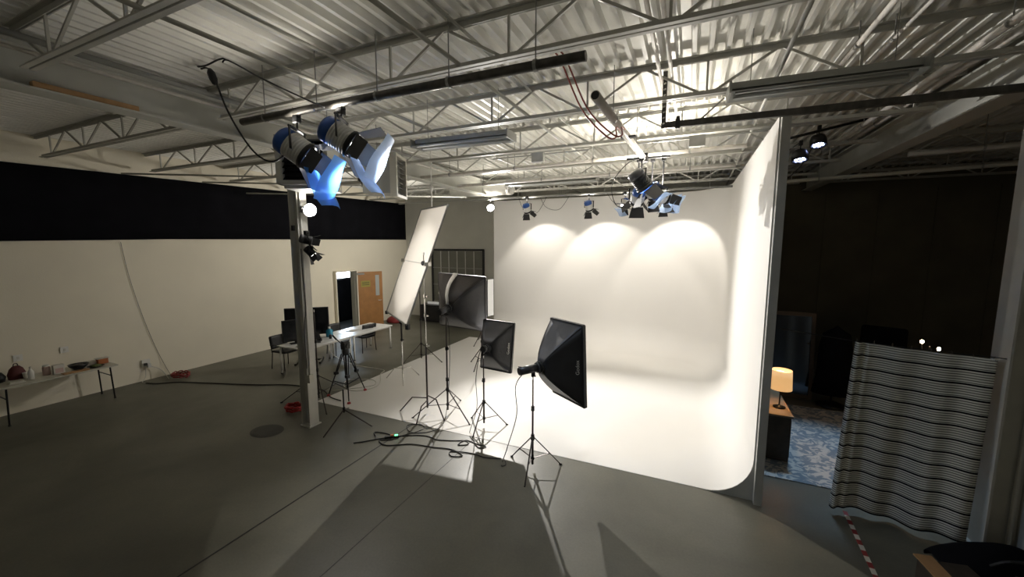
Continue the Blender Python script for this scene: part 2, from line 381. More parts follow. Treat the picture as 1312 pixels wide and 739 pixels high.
# open-web joists
def joist(x0, x1, y, label, phase=0.0):
    j = empty('roof_joist', (x0, y, 4.95), label=label, cat='roof joist', group='open-web roof joists'); L = x1 - x0
    b = MB()
    for s_ in (-1, 1):
        b.box((L / 2, s_ * .035, ZD - 4.95 - .005), (L, .05, .01)); b.box((L / 2, s_ * .012, ZD - 4.95 - .03), (L, .008, .06))
    b.build('top_chord', 'steel_white', j)
    b = MB()
    for s_ in (-1, 1):
        b.box((L / 2, s_ * .032, .005), (L - .5, .045, .01)); b.box((L / 2, s_ * .012, .03), (L - .5, .008, .05))
    b.build('bottom_chord', 'steel_white', j)
    p, zt = 1.36, ZD - 4.95 - .05
    x = .45 + phase
    first = True
    while x < L - .2:
        MB().bar((x, 0, .03), (x, 0, zt), .022, .022).build('web_bar', 'steel_white', j)
        if x - p / 2 > .05: MB().bar((x - .06, 0, .03), (x - p / 2 + .03, 0, zt), .022, .026).build('web_bar', 'steel_white', j)
        if x + p / 2 < L - .05: MB().bar((x + .06, 0, .03), (x + p / 2 - .03, 0, zt), .022, .026).build('web_bar', 'steel_white', j)
        x += p
    return j
YJ = [1.72 * k for k in range(1, 9)]
for i, y in enumerate(YJ):
    joist(-6.12, 2.94, y, '%s white open-web roof joist from the camera, spanning between the two girders' % ordw(i), .0 if i % 2 else .3)
    joist(XL + .02, -6.28, y, '%s white open-web roof joist from the camera, between left wall and left girder' % ordw(i), .2)
    joist(3.10, XR - .02, y, '%s open-web roof joist from the camera, right of the right girder over the dark set' % ordw(i), .1)

# ------------------------------------------------------------------ cyclorama
CX, CY, CZ = .85, 12.6, 4.75
def cyc():
    root = empty('cyclorama', (-2.8, 9, 0), label='white curved cyclorama stage with cove, back wall and right side wall', cat='cyclorama')
    off = V(root.location)
    plan = [(-6.42, CY)]
    plan += [(-6.42 + (CX - 1.5 + 6.42) * k / 8, CY) for k in range(1, 9)]
    cxx, cyy, rr = CX - 1.5, CY - 1.5, 1.5
    plan += [(cxx + rr * math.sin(a * math.pi / 24), cyy + rr * math.cos(a * math.pi / 24)) for a in range(1, 13)]
    plan += [(CX + (-.0) * k, (CY - 1.5) + (5.6 - CY + 1.5) * k / 8) for k in range(1, 9)]
    def prof(rc):
        pr = [(rc + .02, .006)]
        pr += [(rc - rc * math.sin(a * math.pi / 20), rc - rc * math.cos(a * math.pi / 20) + .006) for a in range(0, 11)]
        pr += [(0, 1.2), (0, 2.4), (0, 3.6), (0, CZ)]
        return pr
    N = len(plan); rows = []
    for i in range(N):
        p = V((*plan[i], 0)); a = V((*plan[max(i - 1, 0)], 0)); c = V((*plan[min(i + 1, N - 1)], 0)); t = (c - a).normalized(); nn = V((t.y, -t.x, 0))
        if i == 0: nn = V((0, -1, 0))
        if i == N - 1: nn = V((-1, 0, 0))
        rc = .85 if i < 9 else (.85 - .3 * (i - 8) / 12 if i < 21 else .55)
        rows.append([p + nn * d + V((0, 0, z)) for d, z in prof(rc)])
    b = MB(off); m = len(rows[0]); b.add([q for r_ in rows for q in r_], [(i * m + j, (i + 1) * m + j, (i + 1) * m + j + 1, i * m + j + 1) for i in range(N - 1) for j in range(m - 1)])
    b.build('curved_wall', 'cyc', root, smooth=True)
    # outer shell and end panel
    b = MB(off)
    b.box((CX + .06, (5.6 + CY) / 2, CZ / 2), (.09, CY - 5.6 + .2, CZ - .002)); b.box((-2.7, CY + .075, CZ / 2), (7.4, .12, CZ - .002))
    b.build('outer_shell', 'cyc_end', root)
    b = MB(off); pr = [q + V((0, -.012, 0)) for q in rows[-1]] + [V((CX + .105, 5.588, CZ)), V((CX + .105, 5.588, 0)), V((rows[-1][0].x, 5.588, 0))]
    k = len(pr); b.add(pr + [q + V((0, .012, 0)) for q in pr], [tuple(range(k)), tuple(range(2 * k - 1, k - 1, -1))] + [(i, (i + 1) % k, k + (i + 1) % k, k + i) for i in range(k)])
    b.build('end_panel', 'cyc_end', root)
    MB(off).add([(-7.0, 5.53, .005), (.36, 5.60, .005), (.36, CY - .8, .005), (-6.42, CY - .8, .005), (-7.0, CY - .8, .005),
                 (-7.0, 5.53, 0), (.36, 5.60, 0), (.36, CY - .8, 0), (-6.42, CY - .8, 0), (-7.0, CY - .8, 0)],
                [(0, 1, 2, 3, 4), (9, 8, 7, 6, 5), (0, 5, 6, 1), (1, 6, 7, 2), (4, 9, 5, 0)]).build('painted_floor', 'cyc', root)
cyc()

# black drape on the left wall and a short return on the corner
b = MB()
def drape(u, v):
    y = -3.0 + u * 17.45
    top = 4.70 + .019 * (y + 3) + .0; bot = 3.22 + (.05 * (y + 3) / 3 if y < 0 else .05 + .022 * y if y < 5.5 else .171 + .006 * (y - 5.5))
    return V((XL + .035 + .012 * math.sin(y * 9) * (1 - .5 * v), y, bot + (top - bot) * v))
b.grid(drape, 140, 4)
tag(b.build('black_drape', 'black_cloth', None, True, solid=.012), 'long black cloth band hung along the upper left wall', 'drape')

# ------------------------------------------------------------------ ceiling services
def pipe(name, a, b_, r, m, label, cat='pipe', hooks=0, clamps=0, group=None, ztop=5.37):
    a, b_ = V(a), V(b_); root = empty(name, a, label=label, cat=cat, group=group)
    MB(a).cyl(a, b_, r, n=14).build('pipe_run' if 'pipe' in name else 'run', m, root, True)
    for k in range(hooks):
        p = a.lerp(b_, (k + .5) / hooks); bb = MB(a)
        bb.cyl(p + V((0, 0, r)), V((p.x, p.y, ztop)), .006, n=6); bb.lathe([(r + .008, -.015), (r + .008, .015)], 12, Mx.Translation(p) @ (b_ - a).to_track_quat('Z', 'Y').to_matrix().to_4x4())
        bb.build('hanger', 'steel_grey', root)
    return root
bp = pipe('lighting_pipe', (-5.12, 3.24, 4.78), (-.84, 3.28, 4.78), .042, 'pipe_dark', 'long black lighting pipe under the second joist, two blue-gelled lamps on it', hooks=5)
wp = pipe('lighting_pipe', (-.96, 4.15, 4.78), (-.82, 7.35, 4.74), .05, 'pipe_white', 'short white open-ended pipe pointing back to the lamp cluster', hooks=2)
MB(V((-.96, 4.15, 4.78))).cyl((-.9605, 4.146, 4.78), (-.9602, 4.149, 4.78), .042, n=14).build('open_end', 'black', wp)
MB(V((-.96, 4.15, 4.78))).box((-.86, 5.75, 4.735), (.20, .10, .02)).build('clamp_plate', 'black_metal', wp)
pipe('lighting_pipe', (-6.9, 11.35, 4.68), (1.0, 11.25, 4.68), .03, 'steel_grey', 'thin grey lighting pipe along the back wall holding the small lamps', hooks=6)
pipe('sprinkler_pipe', (-6.0, 7.95, 4.86), (CX - .12, 7.55, 4.86), .035, 'pipe_white', 'nearer white sprinkler pipe crossing above the stage', hooks=4)
pipe('sprinkler_pipe', (-6.0, 9.55, 4.86), (CX - .12, 9.3, 4.86), .035, 'pipe_white', 'farther white sprinkler pipe crossing above the stage', hooks=4)
pipe('conduit_pipe', (-5.6, -1.0, 5.15), (-5.6, 7.8, 5.15), .03, 'steel_grey', 'dark grey conduit beside the left girder, upper of two', hooks=0)
pipe('conduit_pipe', (-5.66, -1.0, 5.05), (-5.66, 9.5, 5.05), .02, 'pipe_white', 'white conduit beside the left girder, lower of two', hooks=0)
for x, z, r, l, y1 in ((1.34, 5.16, .024, 'thin white conduit over the cyclorama end, left of two', 5.9), (1.60, 5.16, .017, 'thinner white conduit over the cyclorama end, right of two', 5.9),
                   (2.31, 5.1, .034, 'thick white pipe left of the right girder, left of two', 9.5), (2.47, 5.1, .034, 'thick white pipe hugging the right girder, right of two', 9.5)):
    pipe('conduit_pipe', (x, .2, z), (x, y1, z), r, 'pipe_white', l, hooks=3)
for x, l in ((-.42, 'left of a pair of conduits running above the white open-ended pipe'), (-.30, 'right of a pair of conduits running above the white open-ended pipe')):
    pipe('conduit_pipe', (x, 1.0, 5.2), (x, 7.0, 5.2), .02, 'pipe_white', l)
pipe('conduit_pipe', (3.1, 8.6, 4.72), (8.0, 7.9, 4.72), .04, 'steel_white', 'pale pipe crossing the dark ceiling on the right, nearer one', hooks=3)
pipe('conduit_pipe', (1.3, 10.9, 4.66), (8.0, 9.2, 4.66), .04, 'steel_white', 'pale pipe crossing the dark ceiling on the right, farther one', hooks=3)
for k, (y, z) in enumerate(((4.6, 4.83), (6.2, 4.86), (7.3, 4.7))):
    pipe('wall_brace', (-11.6, y, z), (-6.4, y + 3.4, z), .02, 'steel_white', '%s pale diagonal brace under the ceiling left of the left girder' % ordw(k), cat='brace')
for x, z, l in ((-3.65, 5.0, 'lower bridging rod crossing the joists left of the white open-ended pipe, left one'), (-2.05, 5.0, 'lower bridging rod crossing the joists left of the white open-ended pipe, right one'),
                (-3.60, 5.31, 'upper bridging rod under the deck, above the left lower rod'), (-2.02, 5.31, 'upper bridging rod under the deck, above the right lower rod'), (.75, 5.0, 'bridging rod crossing the joists above the cyclorama end')):
    pipe('bridging_rod', (x - .1, 1.2, z), (x + .1, 13.5, z), .02 if z < 5.2 else .016, 'steel_white', l, cat='brace')
rod = empty('drop_rod', (-5.48, 7.62, 4.06), label='white drop rod with a cap hanging above the silk frame', cat='pipe')
MB().cyl((0, 0, 0), (0, 0, 1.3), .014, n=8).build('rod', 'white_plastic', rod); MB().lathe([(.02, .40), (.05, .46), (.05, .52), (.014, .54)], 12).build('cap', 'white_plastic', rod, True)

# steel strut with hanging perforated leg
st = empty('steel_strut', (-.36, 5.25, 4.7), label='dark slotted steel strut hanging above the cyclorama end', cat='strut')
MB().bar((0, 0, 0), (3.2, .1, 0), .045, .07).build('channel', 'pipe_dark', st)
MB().bar((-.02, 0, -.03), (-.02, 0, .62), .05, .012, (0, 1, 0)).build('hanging_leg', 'pipe_dark', st)
for k in range(9): MB().cyl((-.027, -.01, .02 + k * .065), (-.012, -.03, .02 + k * .065), .009, n=8).build('bolt_hole', 'white_plastic', st)
MB().bar((.35, .02, 0), (.62, .1, .26), .018, .018).build('brace', 'steel_grey', st)
b = MB(); b.box((.14, .0, .0), (.05, .07, .11)); b.cyl((.14, 0, .05), (.14, 0, .09), .02); b.build('clamp', 'black', st)

# fluorescent strip fixtures
def strip_light(loc, L, rz, label, w_=.34):
    f = empty('strip_light', loc, rz, label=label, cat='ceiling light', group='unlit fluorescent strip lights')
    b = MB(); b.box((0, 0, .04), (L, .13, .06)); b.build('housing', 'fixture', f)
    for s_ in (-1, 1):
        MB().add([(-L / 2, 0, .012), (L / 2, 0, .012), (L / 2, s_ * w_ / 2, -.045), (-L / 2, s_ * w_ / 2, -.045)], [(0, 1, 2, 3)]).build('reflector', 'fixture', f, solid=.006)
        MB().cyl((-L / 2 + .04, s_ * .075, -.035), (L / 2 - .04, s_ * .075, -.035), .013, n=8).build('fluorescent_tube', 'tube', f, True)
        MB().box((s_ * (L / 2 + .01), 0, .0), (.02, w_ * .96, .11)).build('end_cap', 'fixture', f)
        MB().cyl((s_ * L * .38, 0, .06), (s_ * L * .38, 0, 5.37 - loc[2]), .004, n=5).build('hanger', 'steel_grey', f)
    return f
strip_light((-3.05, 5.0, 4.74), 1.5, R(2), 'unlit fluorescent strip light hanging over the left of the stage')
strip_light((1.0, 4.72, 4.80), 1.45, R(2), 'unlit fluorescent strip light hanging above the top of the cyclorama end')
strip_light((-3.4, 9.9, 4.86), 2.4, R(0), 'distant unlit fluorescent strip light near the back of the stage')
def jbox(p, label):
    o = empty('junction_box', p, label=label, cat='electrical box')
    MB().box((0, 0, 0), (.22, .10, .16)).build('box', 'galv', o); MB().box((0, -.055, 0), (.20, .012, .14)).build('cover', 'galv', o)
    MB().cyl((-.9, 0, .05), (.9, 0, .05), .011, n=6).build('conduit', 'galv', o)
jbox((-2.55, 6.75, 4.80), 'grey junction box under a joist left of the white open-ended pipe')
jbox((.0, 6.75, 4.82), 'grey junction box under a joist right of the lamp cluster')
# duct and flue
du = empty('round_duct', (-6.85, 11.6, 5.06), label='round pale galvanised duct under the ceiling at the back left of the stage', cat='duct')
MB().cyl((-.6, 0, 0), (1.55, .0, 0), .24, n=24).build('duct', 'deck', du, True)
MB().cyl((1.45, 0, 0), (1.57, 0, 0), .25, n=24).build('end_collar', 'silver', du, True)
fl = empty('flue_pipe', (-6.66, 5.28, 4.75), label='dull galvanised flue pipe with an elbow beside the left heater', cat='duct')
MB().tube([(.05, .1, .5), (.05, .1, .18), (.10, .10, .04), (.25, .1, 0), (.5, .1, 0)], .10, 16, 5).build('elbow_pipe', 'galv', fl, True)
MB().cyl((.05, .1, .44), (.05, .1, .5), .115, n=16).build('collar', 'galv', fl, True)
# wooden board on the girder flange
bd = tag(MB((-6.1, 1.84, 4.894)).box((-6.12, 2.22, 4.885), (.09, .84, .055)).build('wooden_board', 'board_wood', None, bevel=.004), 'raw wooden board lying on the left girder flange', 'board'); bd.location = (-6.1, 1.84, 4.894)

# unit heaters
h = empty('unit_heater', (-5.40, 4.44, 4.15), R(-62), label='grey unit heater with dark louvres above the left column', cat='heater')
W_, H_, D_ = .74, .70, .45
b = MB(); b.box((0, 0, H_ / 2), (D_, W_ - .08, H_ - .04)); b.build('cabinet', 'girder', h)
b = MB()
for s_ in (-1, 1): b.box((D_ / 2 + .06, s_ * (W_ / 2 - .03), H_ / 2), (.18, .06, H_))
b.box((D_ / 2 + .06, 0, .03), (.18, W_, .06)); b.box((D_ / 2 + .06, 0, H_ - .03), (.18, W_, .06)); b.build('front_frame', 'girder', h)
for k in range(7): MB().box((D_ / 2 + .05, 0, .10 + k * .085), (.09, W_ - .13, .012), Mx.Rotation(R(35), 3, 'Y')).build('louvre', 'black_metal', h)
MB().box((D_ / 2 + .005, 0, H_ / 2), (.01, W_ - .1, H_ - .08)).build('dark_opening', 'black', h)
MB().box((-.02, 0, -.02), (D_ + .1, W_ - .1, .05)).build('drip_tray', 'girder', h)
MB().box((D_ / 2 + .152, .18, .025), (.004, .16, .03)).build('maker_plate', 'pipe_dark', h)
for s_ in (-1, 1): MB().cyl((0, s_ * .25, H_), (0, s_ * .25, 5.36 - 4.17), .007, n=6).build('hanger', 'steel_grey', h)
h = empty('unit_heater', (-5.22, 5.75, 4.16), R(22), label='smaller light grey unit heater with round fan right of the left column', cat='heater')
MB().box((0, 0, .33), (.52, .5, .62)).build('cabinet', 'fixture', h)
b = MB()
for s_ in (-1, 1): b.box((.31, s_ * .27, .33), (.12, .05, .74))
b.box((.31, 0, -.02), (.12, .58, .05)); b.box((.31, 0, .68), (.12, .58, .05)); b.build('front_frame', 'table_cream', h)
for k in range(7): MB().box((.31, 0, .06 + k * .09), (.09, .48, .012), Mx.Rotation(R(30), 3, 'Y')).build('louvre', 'pipe_dark', h)
b = MB(); b.lathe([(.01, -.34), (.20, -.33), (.24, -.28), (.24, -.26)], 20, Mx.Translation((0, 0, .33)) @ Mx.Rotation(R(90), 4, 'Y')); b.cyl((-.42, 0, .33), (-.33, 0, .33), .08, n=14); b.build('fan', 'black_metal', h, True)
for s_ in (-1, 1): MB().cyl((0, s_ * .2, .64), (0, s_ * .2, 5.36 - 4.16), .007, n=6).build('hanger', 'steel_grey', h)

# ------------------------------------------------------------------ fresnel lamps
def fresnel(clamp, drop, aim, label, s=1.0, gel=None, lens='em_lens', body='silver', watts=0, angle=70, blend=.5, lcol=(1, .95, .88), group=None, doors=(50, 50, 50, 50), clampmat='black', rear='blue', up_fill=0, sdir=(0, 0, 1), sang=168):
    """lamp hung from a clamp; the beam runs along aim"""
    root = empty('fresnel_lamp', clamp, label=label, cat='studio lamp', group=group)
    C0 = V(clamp); d = V(aim).normalized(); P = V((0, 0, -drop)); off = V((0, 0, 0))
    b = MB(); b.box((0, 0, -.01), (.07, .06, .09)); b.cyl((0, 0, -.05), (0, 0, -drop + .17 * s), .011, n=8); b.cyl((-.06, 0, -.0), (.06, 0, 0), .012, n=8); b.build('clamp', clampmat, root)
    A = Mx.Translation(P) @ d.to_track_quat('Y', 'Z').to_matrix().to_4x4()
    hd = V((d.x, d.y, 0)); hd = hd.normalized() if hd.length > .01 else V((0, 1, 0)); sd = V((hd.y, -hd.x, 0))
    b = MB(); t = .155 * s
    b.bar(P + sd * t + V((0, 0, .17 * s)), P - sd * t + V((0, 0, .17 * s)), .03 * s, .012, (0, 0, 1))
    for q in (-1, 1): b.bar(P + sd * t * q + V((0, 0, .176 * s)), P + sd * t * q - V((0, 0, .02 * s)), .03 * s, .01, hd)
    b.build('yoke', 'black_metal', root)
    def lat(prof, name, m, par=root, n=18):
        bb = MB(); bb.M = A; bb.lathe([(r * s, z * s) for r, z in prof], n, Mx.Rotation(R(-90), 4, 'X')); return bb.build(name, m, par, True)
    lat([(.001, -.19), (.09, -.185), (.118, -.16), (.122, -.09), (.112, -.085)], 'rear_housing', rear)
    lat([(.108, -.09)] + [q for k in range(6) for q in ((.120, -.085 + k * .026), (.120, -.073 + k * .026), (.108, -.070 + k * .026), (.108, -.061 + k * .026))] + [(.112, .075)], 'finned_body', body)
    lat([(.11, .07), (.128, .075), (.130, .115), (.105, .12), (.103, .10)], 'front_ring', rear if s < .8 else 'black_metal')
    lat([(.104, .100), (.07, .112), (.001, .116)], 'lens', lens)
    bb = MB(); bb.M = A; bb.box((0, .128 * s, 0), (.24 * s, .012, .24 * s)) if False else None
    hw, y0, Lb = .115 * s, .125 * s, .20 * s
    for k, ang in enumerate(doors):
        if ang is None: continue
        ca, sa = math.cos(R(ang)), math.sin(R(ang)); w0, w1 = hw * .9, hw * (1.25 if k < 2 else .75)
        def T(u, v):
            o_, y_ = hw + v * ca, y0 + v * sa
            return {0: V((u, y_, o_)), 1: V((u, y_, -o_)), 2: V((o_, y_, u)), 3: V((-o_, y_, u))}[k]
        q = [T(-w0, 0), T(w0, 0), T(w1, Lb), T(-w1, Lb)]
        bb = MB(); bb.M = A; bb.plate(q, .003); bb.build('barn_door', 'black', root)
    if gel:
        for (cx, cz, wx, wz, yy, tilt) in gel[1]:
            bb = MB(); bb.M = A @ Mx.Translation((cx * s, yy * s, cz * s)) @ Mx.Rotation(R(tilt), 4, 'X')
            bb.grid(lambda u, v: V(((u - .5) * wx * s, .03 * s * math.sin(u * 3.1) + .02 * math.sin(v * 5 + u * 3), (v - .5) * wz * s)), 6, 6)
            bb.build('colour_gel', gel[0], root, True)
    if up_fill: spot('ceiling_fill', P + V((0, 0, .21 * s)) - d * .05, sdir, up_fill, sang, .45, .04, (1, .93, .82), root)  # extra spot above the housing, added as fill for the ceiling
    if watts:
        spot('beam', P + d * (.15 * s), d, watts, angle, blend, .05 * s, lcol, root)
    return root
BACKP = 4.68
fresnel((-4.18, 3.26, 4.72), .36, (.70, .40, -.58), 'larger left blue and silver fresnel lamp with blue gel on the black pipe', 1.3, ('gel', [(.10, -.04, .40, .40, .40, 10), (.02, -.17, .48, .34, .36, 60)]), watts=P_GEL, angle=70, lcol=(.75, .86, 1), doors=(45, 62, 55, 62), up_fill=S_PIPE)
fresnel((-3.50, 3.27, 4.72), .30, (.72, .42, -.55), 'right blue and silver fresnel lamp on the black pipe with pale gel', 1.22, ('gel_pale', [(.14, .03, .40, .40, .40, 5), (-.06, -.18, .56, .36, .34, 65)]), watts=P_GEL, angle=70, lcol=(.85, .92, 1), doors=(45, 60, 50, 60), up_fill=S_PIPE * 2)
# on the back pipe: wash the wall
for px, ax, l in ((-4.62, .10, 'small blue fresnel lamp on the back pipe, left of three in a row'), (-2.72, .16, 'small blue fresnel lamp on the back pipe, middle of three in a row'), (-.72, .2, 'small blue fresnel lamp low on the back pipe behind the lamp cluster')):
    fresnel((px, 11.3, BACKP - .02), .34, (ax, .50, -.82), l, .92, None, watts=P_POOL, angle=96, blend=.28, lcol=(1, .93, .83), doors=(40, 55, 50, 50), clampmat='black_metal', up_fill=S_BACK)
fresnel((-1.72, 11.28, BACKP - .02), .30, (-.35, -.5, -.8), 'small pale blue fresnel lamp on the back pipe with a white flag under it', .85, ('gel_pale', [(0, 0, .36, .36, .30, 10)]), watts=40, angle=80, doors=(30, 50, None, None), up_fill=S_BACK)
# cluster on the end of the white pipe
fresnel((-.83, 7.10, 4.72), .40, (.55, .30, -.78), 'dark grey fresnel lamp topmost in the cluster on the white pipe', 1.15, ('gel_pale', [(.22, .0, .30, .34, .34, 0)]), body='black_metal', rear='strobe', watts=P_CLUSTER * .6, angle=70, doors=(60, 40, 55, 55))
fresnel((-.68, 7.36, 4.74), .56, (.5, .6, -.6), 'blue fresnel lamp with white gel in the middle of the cluster on the white pipe', .95, ('gel_pale', [(.18, .0, .34, .40, .32, 0)]), watts=P_CLUSTER * .5, angle=70, doors=(40, 50, 50, 40))
fresnel((-.90, 7.30, 4.74), .66, (-.25, .65, -.75), 'blue fresnel lamp with black doors lowest left in the cluster on the white pipe', .95, None, watts=P_CLUSTER * .6, angle=85, doors=(50, 60, 50, 50), up_fill=S_CLUSTER * .5, sdir=(-.3, -.45, 1), sang=146)
fresnel((-.50, 7.34, 4.74), .66, (.72, .52, -.3), 'blue fresnel lamp farthest right in the cluster, aimed at the side wall', .85, ('gel_pale', [(.12, -.05, .30, .36, .30, 0)]), watts=P_CLUSTER * .2, angle=34, doors=(60, 55, 70, 70), up_fill=S_CLUSTER * .5, sdir=(-.3, -.45, 1), sang=146)
# cross arm that carries the cluster
ca = empty('cluster_arm', (-.8, 7.25, 4.74), label='black cross arm at the end of the white pipe carrying the lamp cluster', cat='bracket')
MB().cyl((-.3, 0, 0), (.4, .03, 0), .02, n=10).build('arm', 'black_metal', ca); MB().box((0, 0, 0), (.10, .12, .14)).build('clamp', 'black', ca)
fl = tag(MB((-1.5, 11.1, 4.2)).plate([(-2.0, 10.95, 4.22), (-1.0, 10.85, 4.20), (-1.0, 11.3, 4.23), (-2.0, 11.4, 4.25)], .012).build('white_flag', 'white_plastic'), 'flat white reflector flag hanging under the pale lamp at the back', 'reflector'); fl.location = (-1.5, 11.1, 4.2)
b = MB(); b.cyl((0, .0, .03), (0, .0, .46), .006, n=6); b.build('hanger', 'steel_grey', fl)

# open-faced lamp at the back pipe pointing at the camera
bl = empty('open_lamp', (-5.9, 11.35, BACKP), label='dazzling open lamp at the left end of the back pipe', cat='studio lamp')
bdir = V((.62, -.70, -.34)).normalized()
b = MB(); b.box((0, 0, 0), (.06, .07, .09)); b.cyl((0, 0, -.04), (0, 0, -.14), .01, n=8); b.build('clamp', 'black', bl)
bm_ = MB(); bm_.M = Mx.Translation((0, 0, -.27)) @ bdir.to_track_quat('Y', 'Z').to_matrix().to_4x4()
bm_.lathe([(.03, -.16), (.06, -.14), (.075, -.08), (.13, .0), (.135, .02), (.12, .02), (.11, .0)], 18, Mx.Rotation(R(-90), 4, 'X')); bm_.build('reflector_bowl', 'black_metal', bl, True)
bm_ = MB(); bm_.M = Mx.Translation((0, 0, -.27)) @ bdir.to_track_quat('Y', 'Z').to_matrix().to_4x4(); bm_.lathe([(.11, .01), (.06, .025), (.001, .03)], 18, Mx.Rotation(R(-90), 4, 'X')); bm_.build('lens', 'em_lamp', bl, True)
spot('beam', V((0, 0, -.27)) + bdir * .06, bdir, P_BACK, 76, .6, .04, (1, .96, .9), bl)
spot('wall_fill', (-.12, -.10, -.46), (-.92, -.30, -.25), P_WALL_FILL, 124, .9, .22, (1, .95, .86), bl)  # added spot below the bowl, lifts the left wall
spot('ceiling_fill', (0, 0, -.1), (0, 0, 1), S_BACK * 2, 168, .3, .04, (1, .93, .82), bl)  # added upward fill for the ceiling at the back
# lamps clamped to the left column
fo = empty('open_lamp', (-6.09, 4.75, 3.86), label='dazzling open lamp on the left column, above two black lamps', cat='studio lamp')
cdir = V((.93, -.1, -.2)).normalized()
b = MB(); b.box((.02, 0, 0), (.05, .12, .10)); b.cyl((.03, 0, 0), (.10, 0, 0), .014, n=8); b.build('clamp', 'black', fo)
bm_ = MB(); bm_.M = Mx.Translation((.14, -.0, 0)) @ cdir.to_track_quat('Y', 'Z').to_matrix().to_4x4(); bm_.lathe([(.03, -.07), (.06, -.05), (.10, .0), (.115, .05), (.105, .05), (.09, .0)], 18, Mx.Rotation(R(-90), 4, 'X')); bm_.build('reflector_bowl', 'silver', fo, True)
bm_ = MB(); bm_.M = Mx.Translation((.14, 0, 0)) @ cdir.to_track_quat('Y', 'Z').to_matrix().to_4x4(); bm_.lathe([(.103, .05), (.09, .10), (.05, .125), (.001, .13)], 18, Mx.Rotation(R(-90), 4, 'X')); bm_.build('lens', 'em_lamp', fo, True)
spot('beam', V((.14, 0, 0)) + cdir * .16, cdir, P_COLUMN, 120, .6, .06, (1, .97, .93), fo)
spot('ceiling_fill', V((.14, 0, .15)), (0, 0, 1), S_COLUMN, 168, .3, .04, (1, .93, .82), fo)  # added upward fill for the ceiling over the column
fresnel((-5.98, 4.72, 3.47), .12, (.98, 1.65, -.57), 'small black fresnel lamp on the left column, upper of two', .62, None, body='black_metal', rear='black', watts=120, angle=60, doors=(60, 60, 60, 60))
fresnel((-5.98, 4.78, 3.22), .08, (.55, .35, -.75), 'small black fresnel lamp on the left column, lower of two', .58, None, body='black_metal', rear='black', watts=15, angle=60, doors=(60, 60, 60, 60))
# LED pars on the right
def par(loc, label):
    p = empty('par_lamp', loc, label=label, cat='stage light', group='LED pars over the rug'); d = V((.04, -.28, -.95)).normalized()
    b = MB(); b.box((0, 0, 0), (.05, .05, .08)); b.cyl((0, 0, -.03), (0, 0, -.14), .01, n=8); b.build('clamp', 'black', p)
    A = Mx.Translation((0, 0, -.24)) @ d.to_track_quat('Y', 'Z').to_matrix().to_4x4()
    bb = MB(); bb.M = A; bb.lathe([(.001, -.12), (.10, -.11), (.12, -.05), (.12, .06), (.105, .06), (.10, .03)], 16, Mx.Rotation(R(-90), 4, 'X')); bb.build('housing', 'led_body', p, True)
    bb = MB(); bb.M = A
    for k in range(6): bb.cyl((.06 * math.cos(k * 1.047), .035, .06 * math.sin(k * 1.047)), (.06 * math.cos(k * 1.047), .05, .06 * math.sin(k * 1.047)), .022, n=10)
    bb.build('led_lenses', 'em_led', p)
    spot('beam', V((0, 0, -.24)) + d * .09, d, P_PAR, 42, .7, .05, (.50, .74, 1), p)
par((1.62, 8.42, 5.0), 'small black LED par lamp beside the cyclorama top, left of two')
par((1.88, 8.50, 5.24), 'small black LED par lamp beside the cyclorama top, right of two')
pipe('lighting_pipe', (1.12, 8.44, 5.04), (2.7, 8.50, 5.34), .022, 'black_metal', 'short black pipe right of the cyclorama holding two LED pars')

# ------------------------------------------------------------------ stands, strobes, softboxes
def stand(base, height, feet_r, rot, label, m='stand_metal', zleg=.62, zfoot_hub=.18, group=None, r=.014, top='chrome', secs=3):
    s = empty('light_stand', base, rot, label=label, cat='light stand', group=group); z0 = zfoot_hub * .45
    cuts = [z0] + [z0 + (height - z0) * (k + 1) / secs for k in range(secs)]
    for k in range(secs):
        MB().cyl((0, 0, cuts[k]), (0, 0, cuts[k + 1]), r * (1.25 - .22 * k), n=10).build('pole', m, s, True)
        if k < secs - 1:
            b = MB(); b.cyl((0, 0, cuts[k + 1] - .035), (0, 0, cuts[k + 1] + .03), r * 1.9, n=10); b.cyl((r, 0, cuts[k + 1]), (.055, 0, cuts[k + 1]), .007, n=6); b.cyl((.05, -.0, cuts[k + 1] - .018), (.05, 0, cuts[k + 1] + .018), .011, n=6); b.build('collar', 'black_metal', s)
    MB().cyl((0, 0, zleg - .03), (0, 0, zleg + .03), r * 2.1, n=10).build('leg_collar', 'black_metal', s)
    MB().cyl((0, 0, zfoot_hub - .02), (0, 0, zfoot_hub + .02), r * 2, n=10).build('brace_collar', 'black_metal', s)
    for k in range(3):
        a = k * 2 * math.pi / 3; ca, sa = math.cos(a), math.sin(a); top_, ft = V((.025 * ca, .025 * sa, zleg)), V((feet_r * ca, feet_r * sa, .012))
        l = MB().bar(top_, ft, .018, .014).build('leg', m, s)
        MB().cyl(ft - V((.025 * ca, .025 * sa, 0)), ft + V((.02 * ca, .02 * sa, -.002)), .012, n=8).build('rubber_foot', 'black', l)
        MB().bar((.02 * ca, .02 * sa, zfoot_hub), top_.lerp(ft, .58), .014, .008).build('brace', m, s)
    MB().cyl((0, 0, height), (0, 0, height + .05), .008, n=8).build('stud', top, s)
    return s
def axes(ya, pi_, ro):
    ax = V((math.cos(ya) * math.cos(pi_), math.sin(ya) * math.cos(pi_), math.sin(pi_))); si = V((math.sin(ya), -math.cos(ya), 0)); u = si.cross(ax)
    c, s_ = math.cos(ro), math.sin(ro)
    return ax, si * c + u * s_, u * c - si * s_
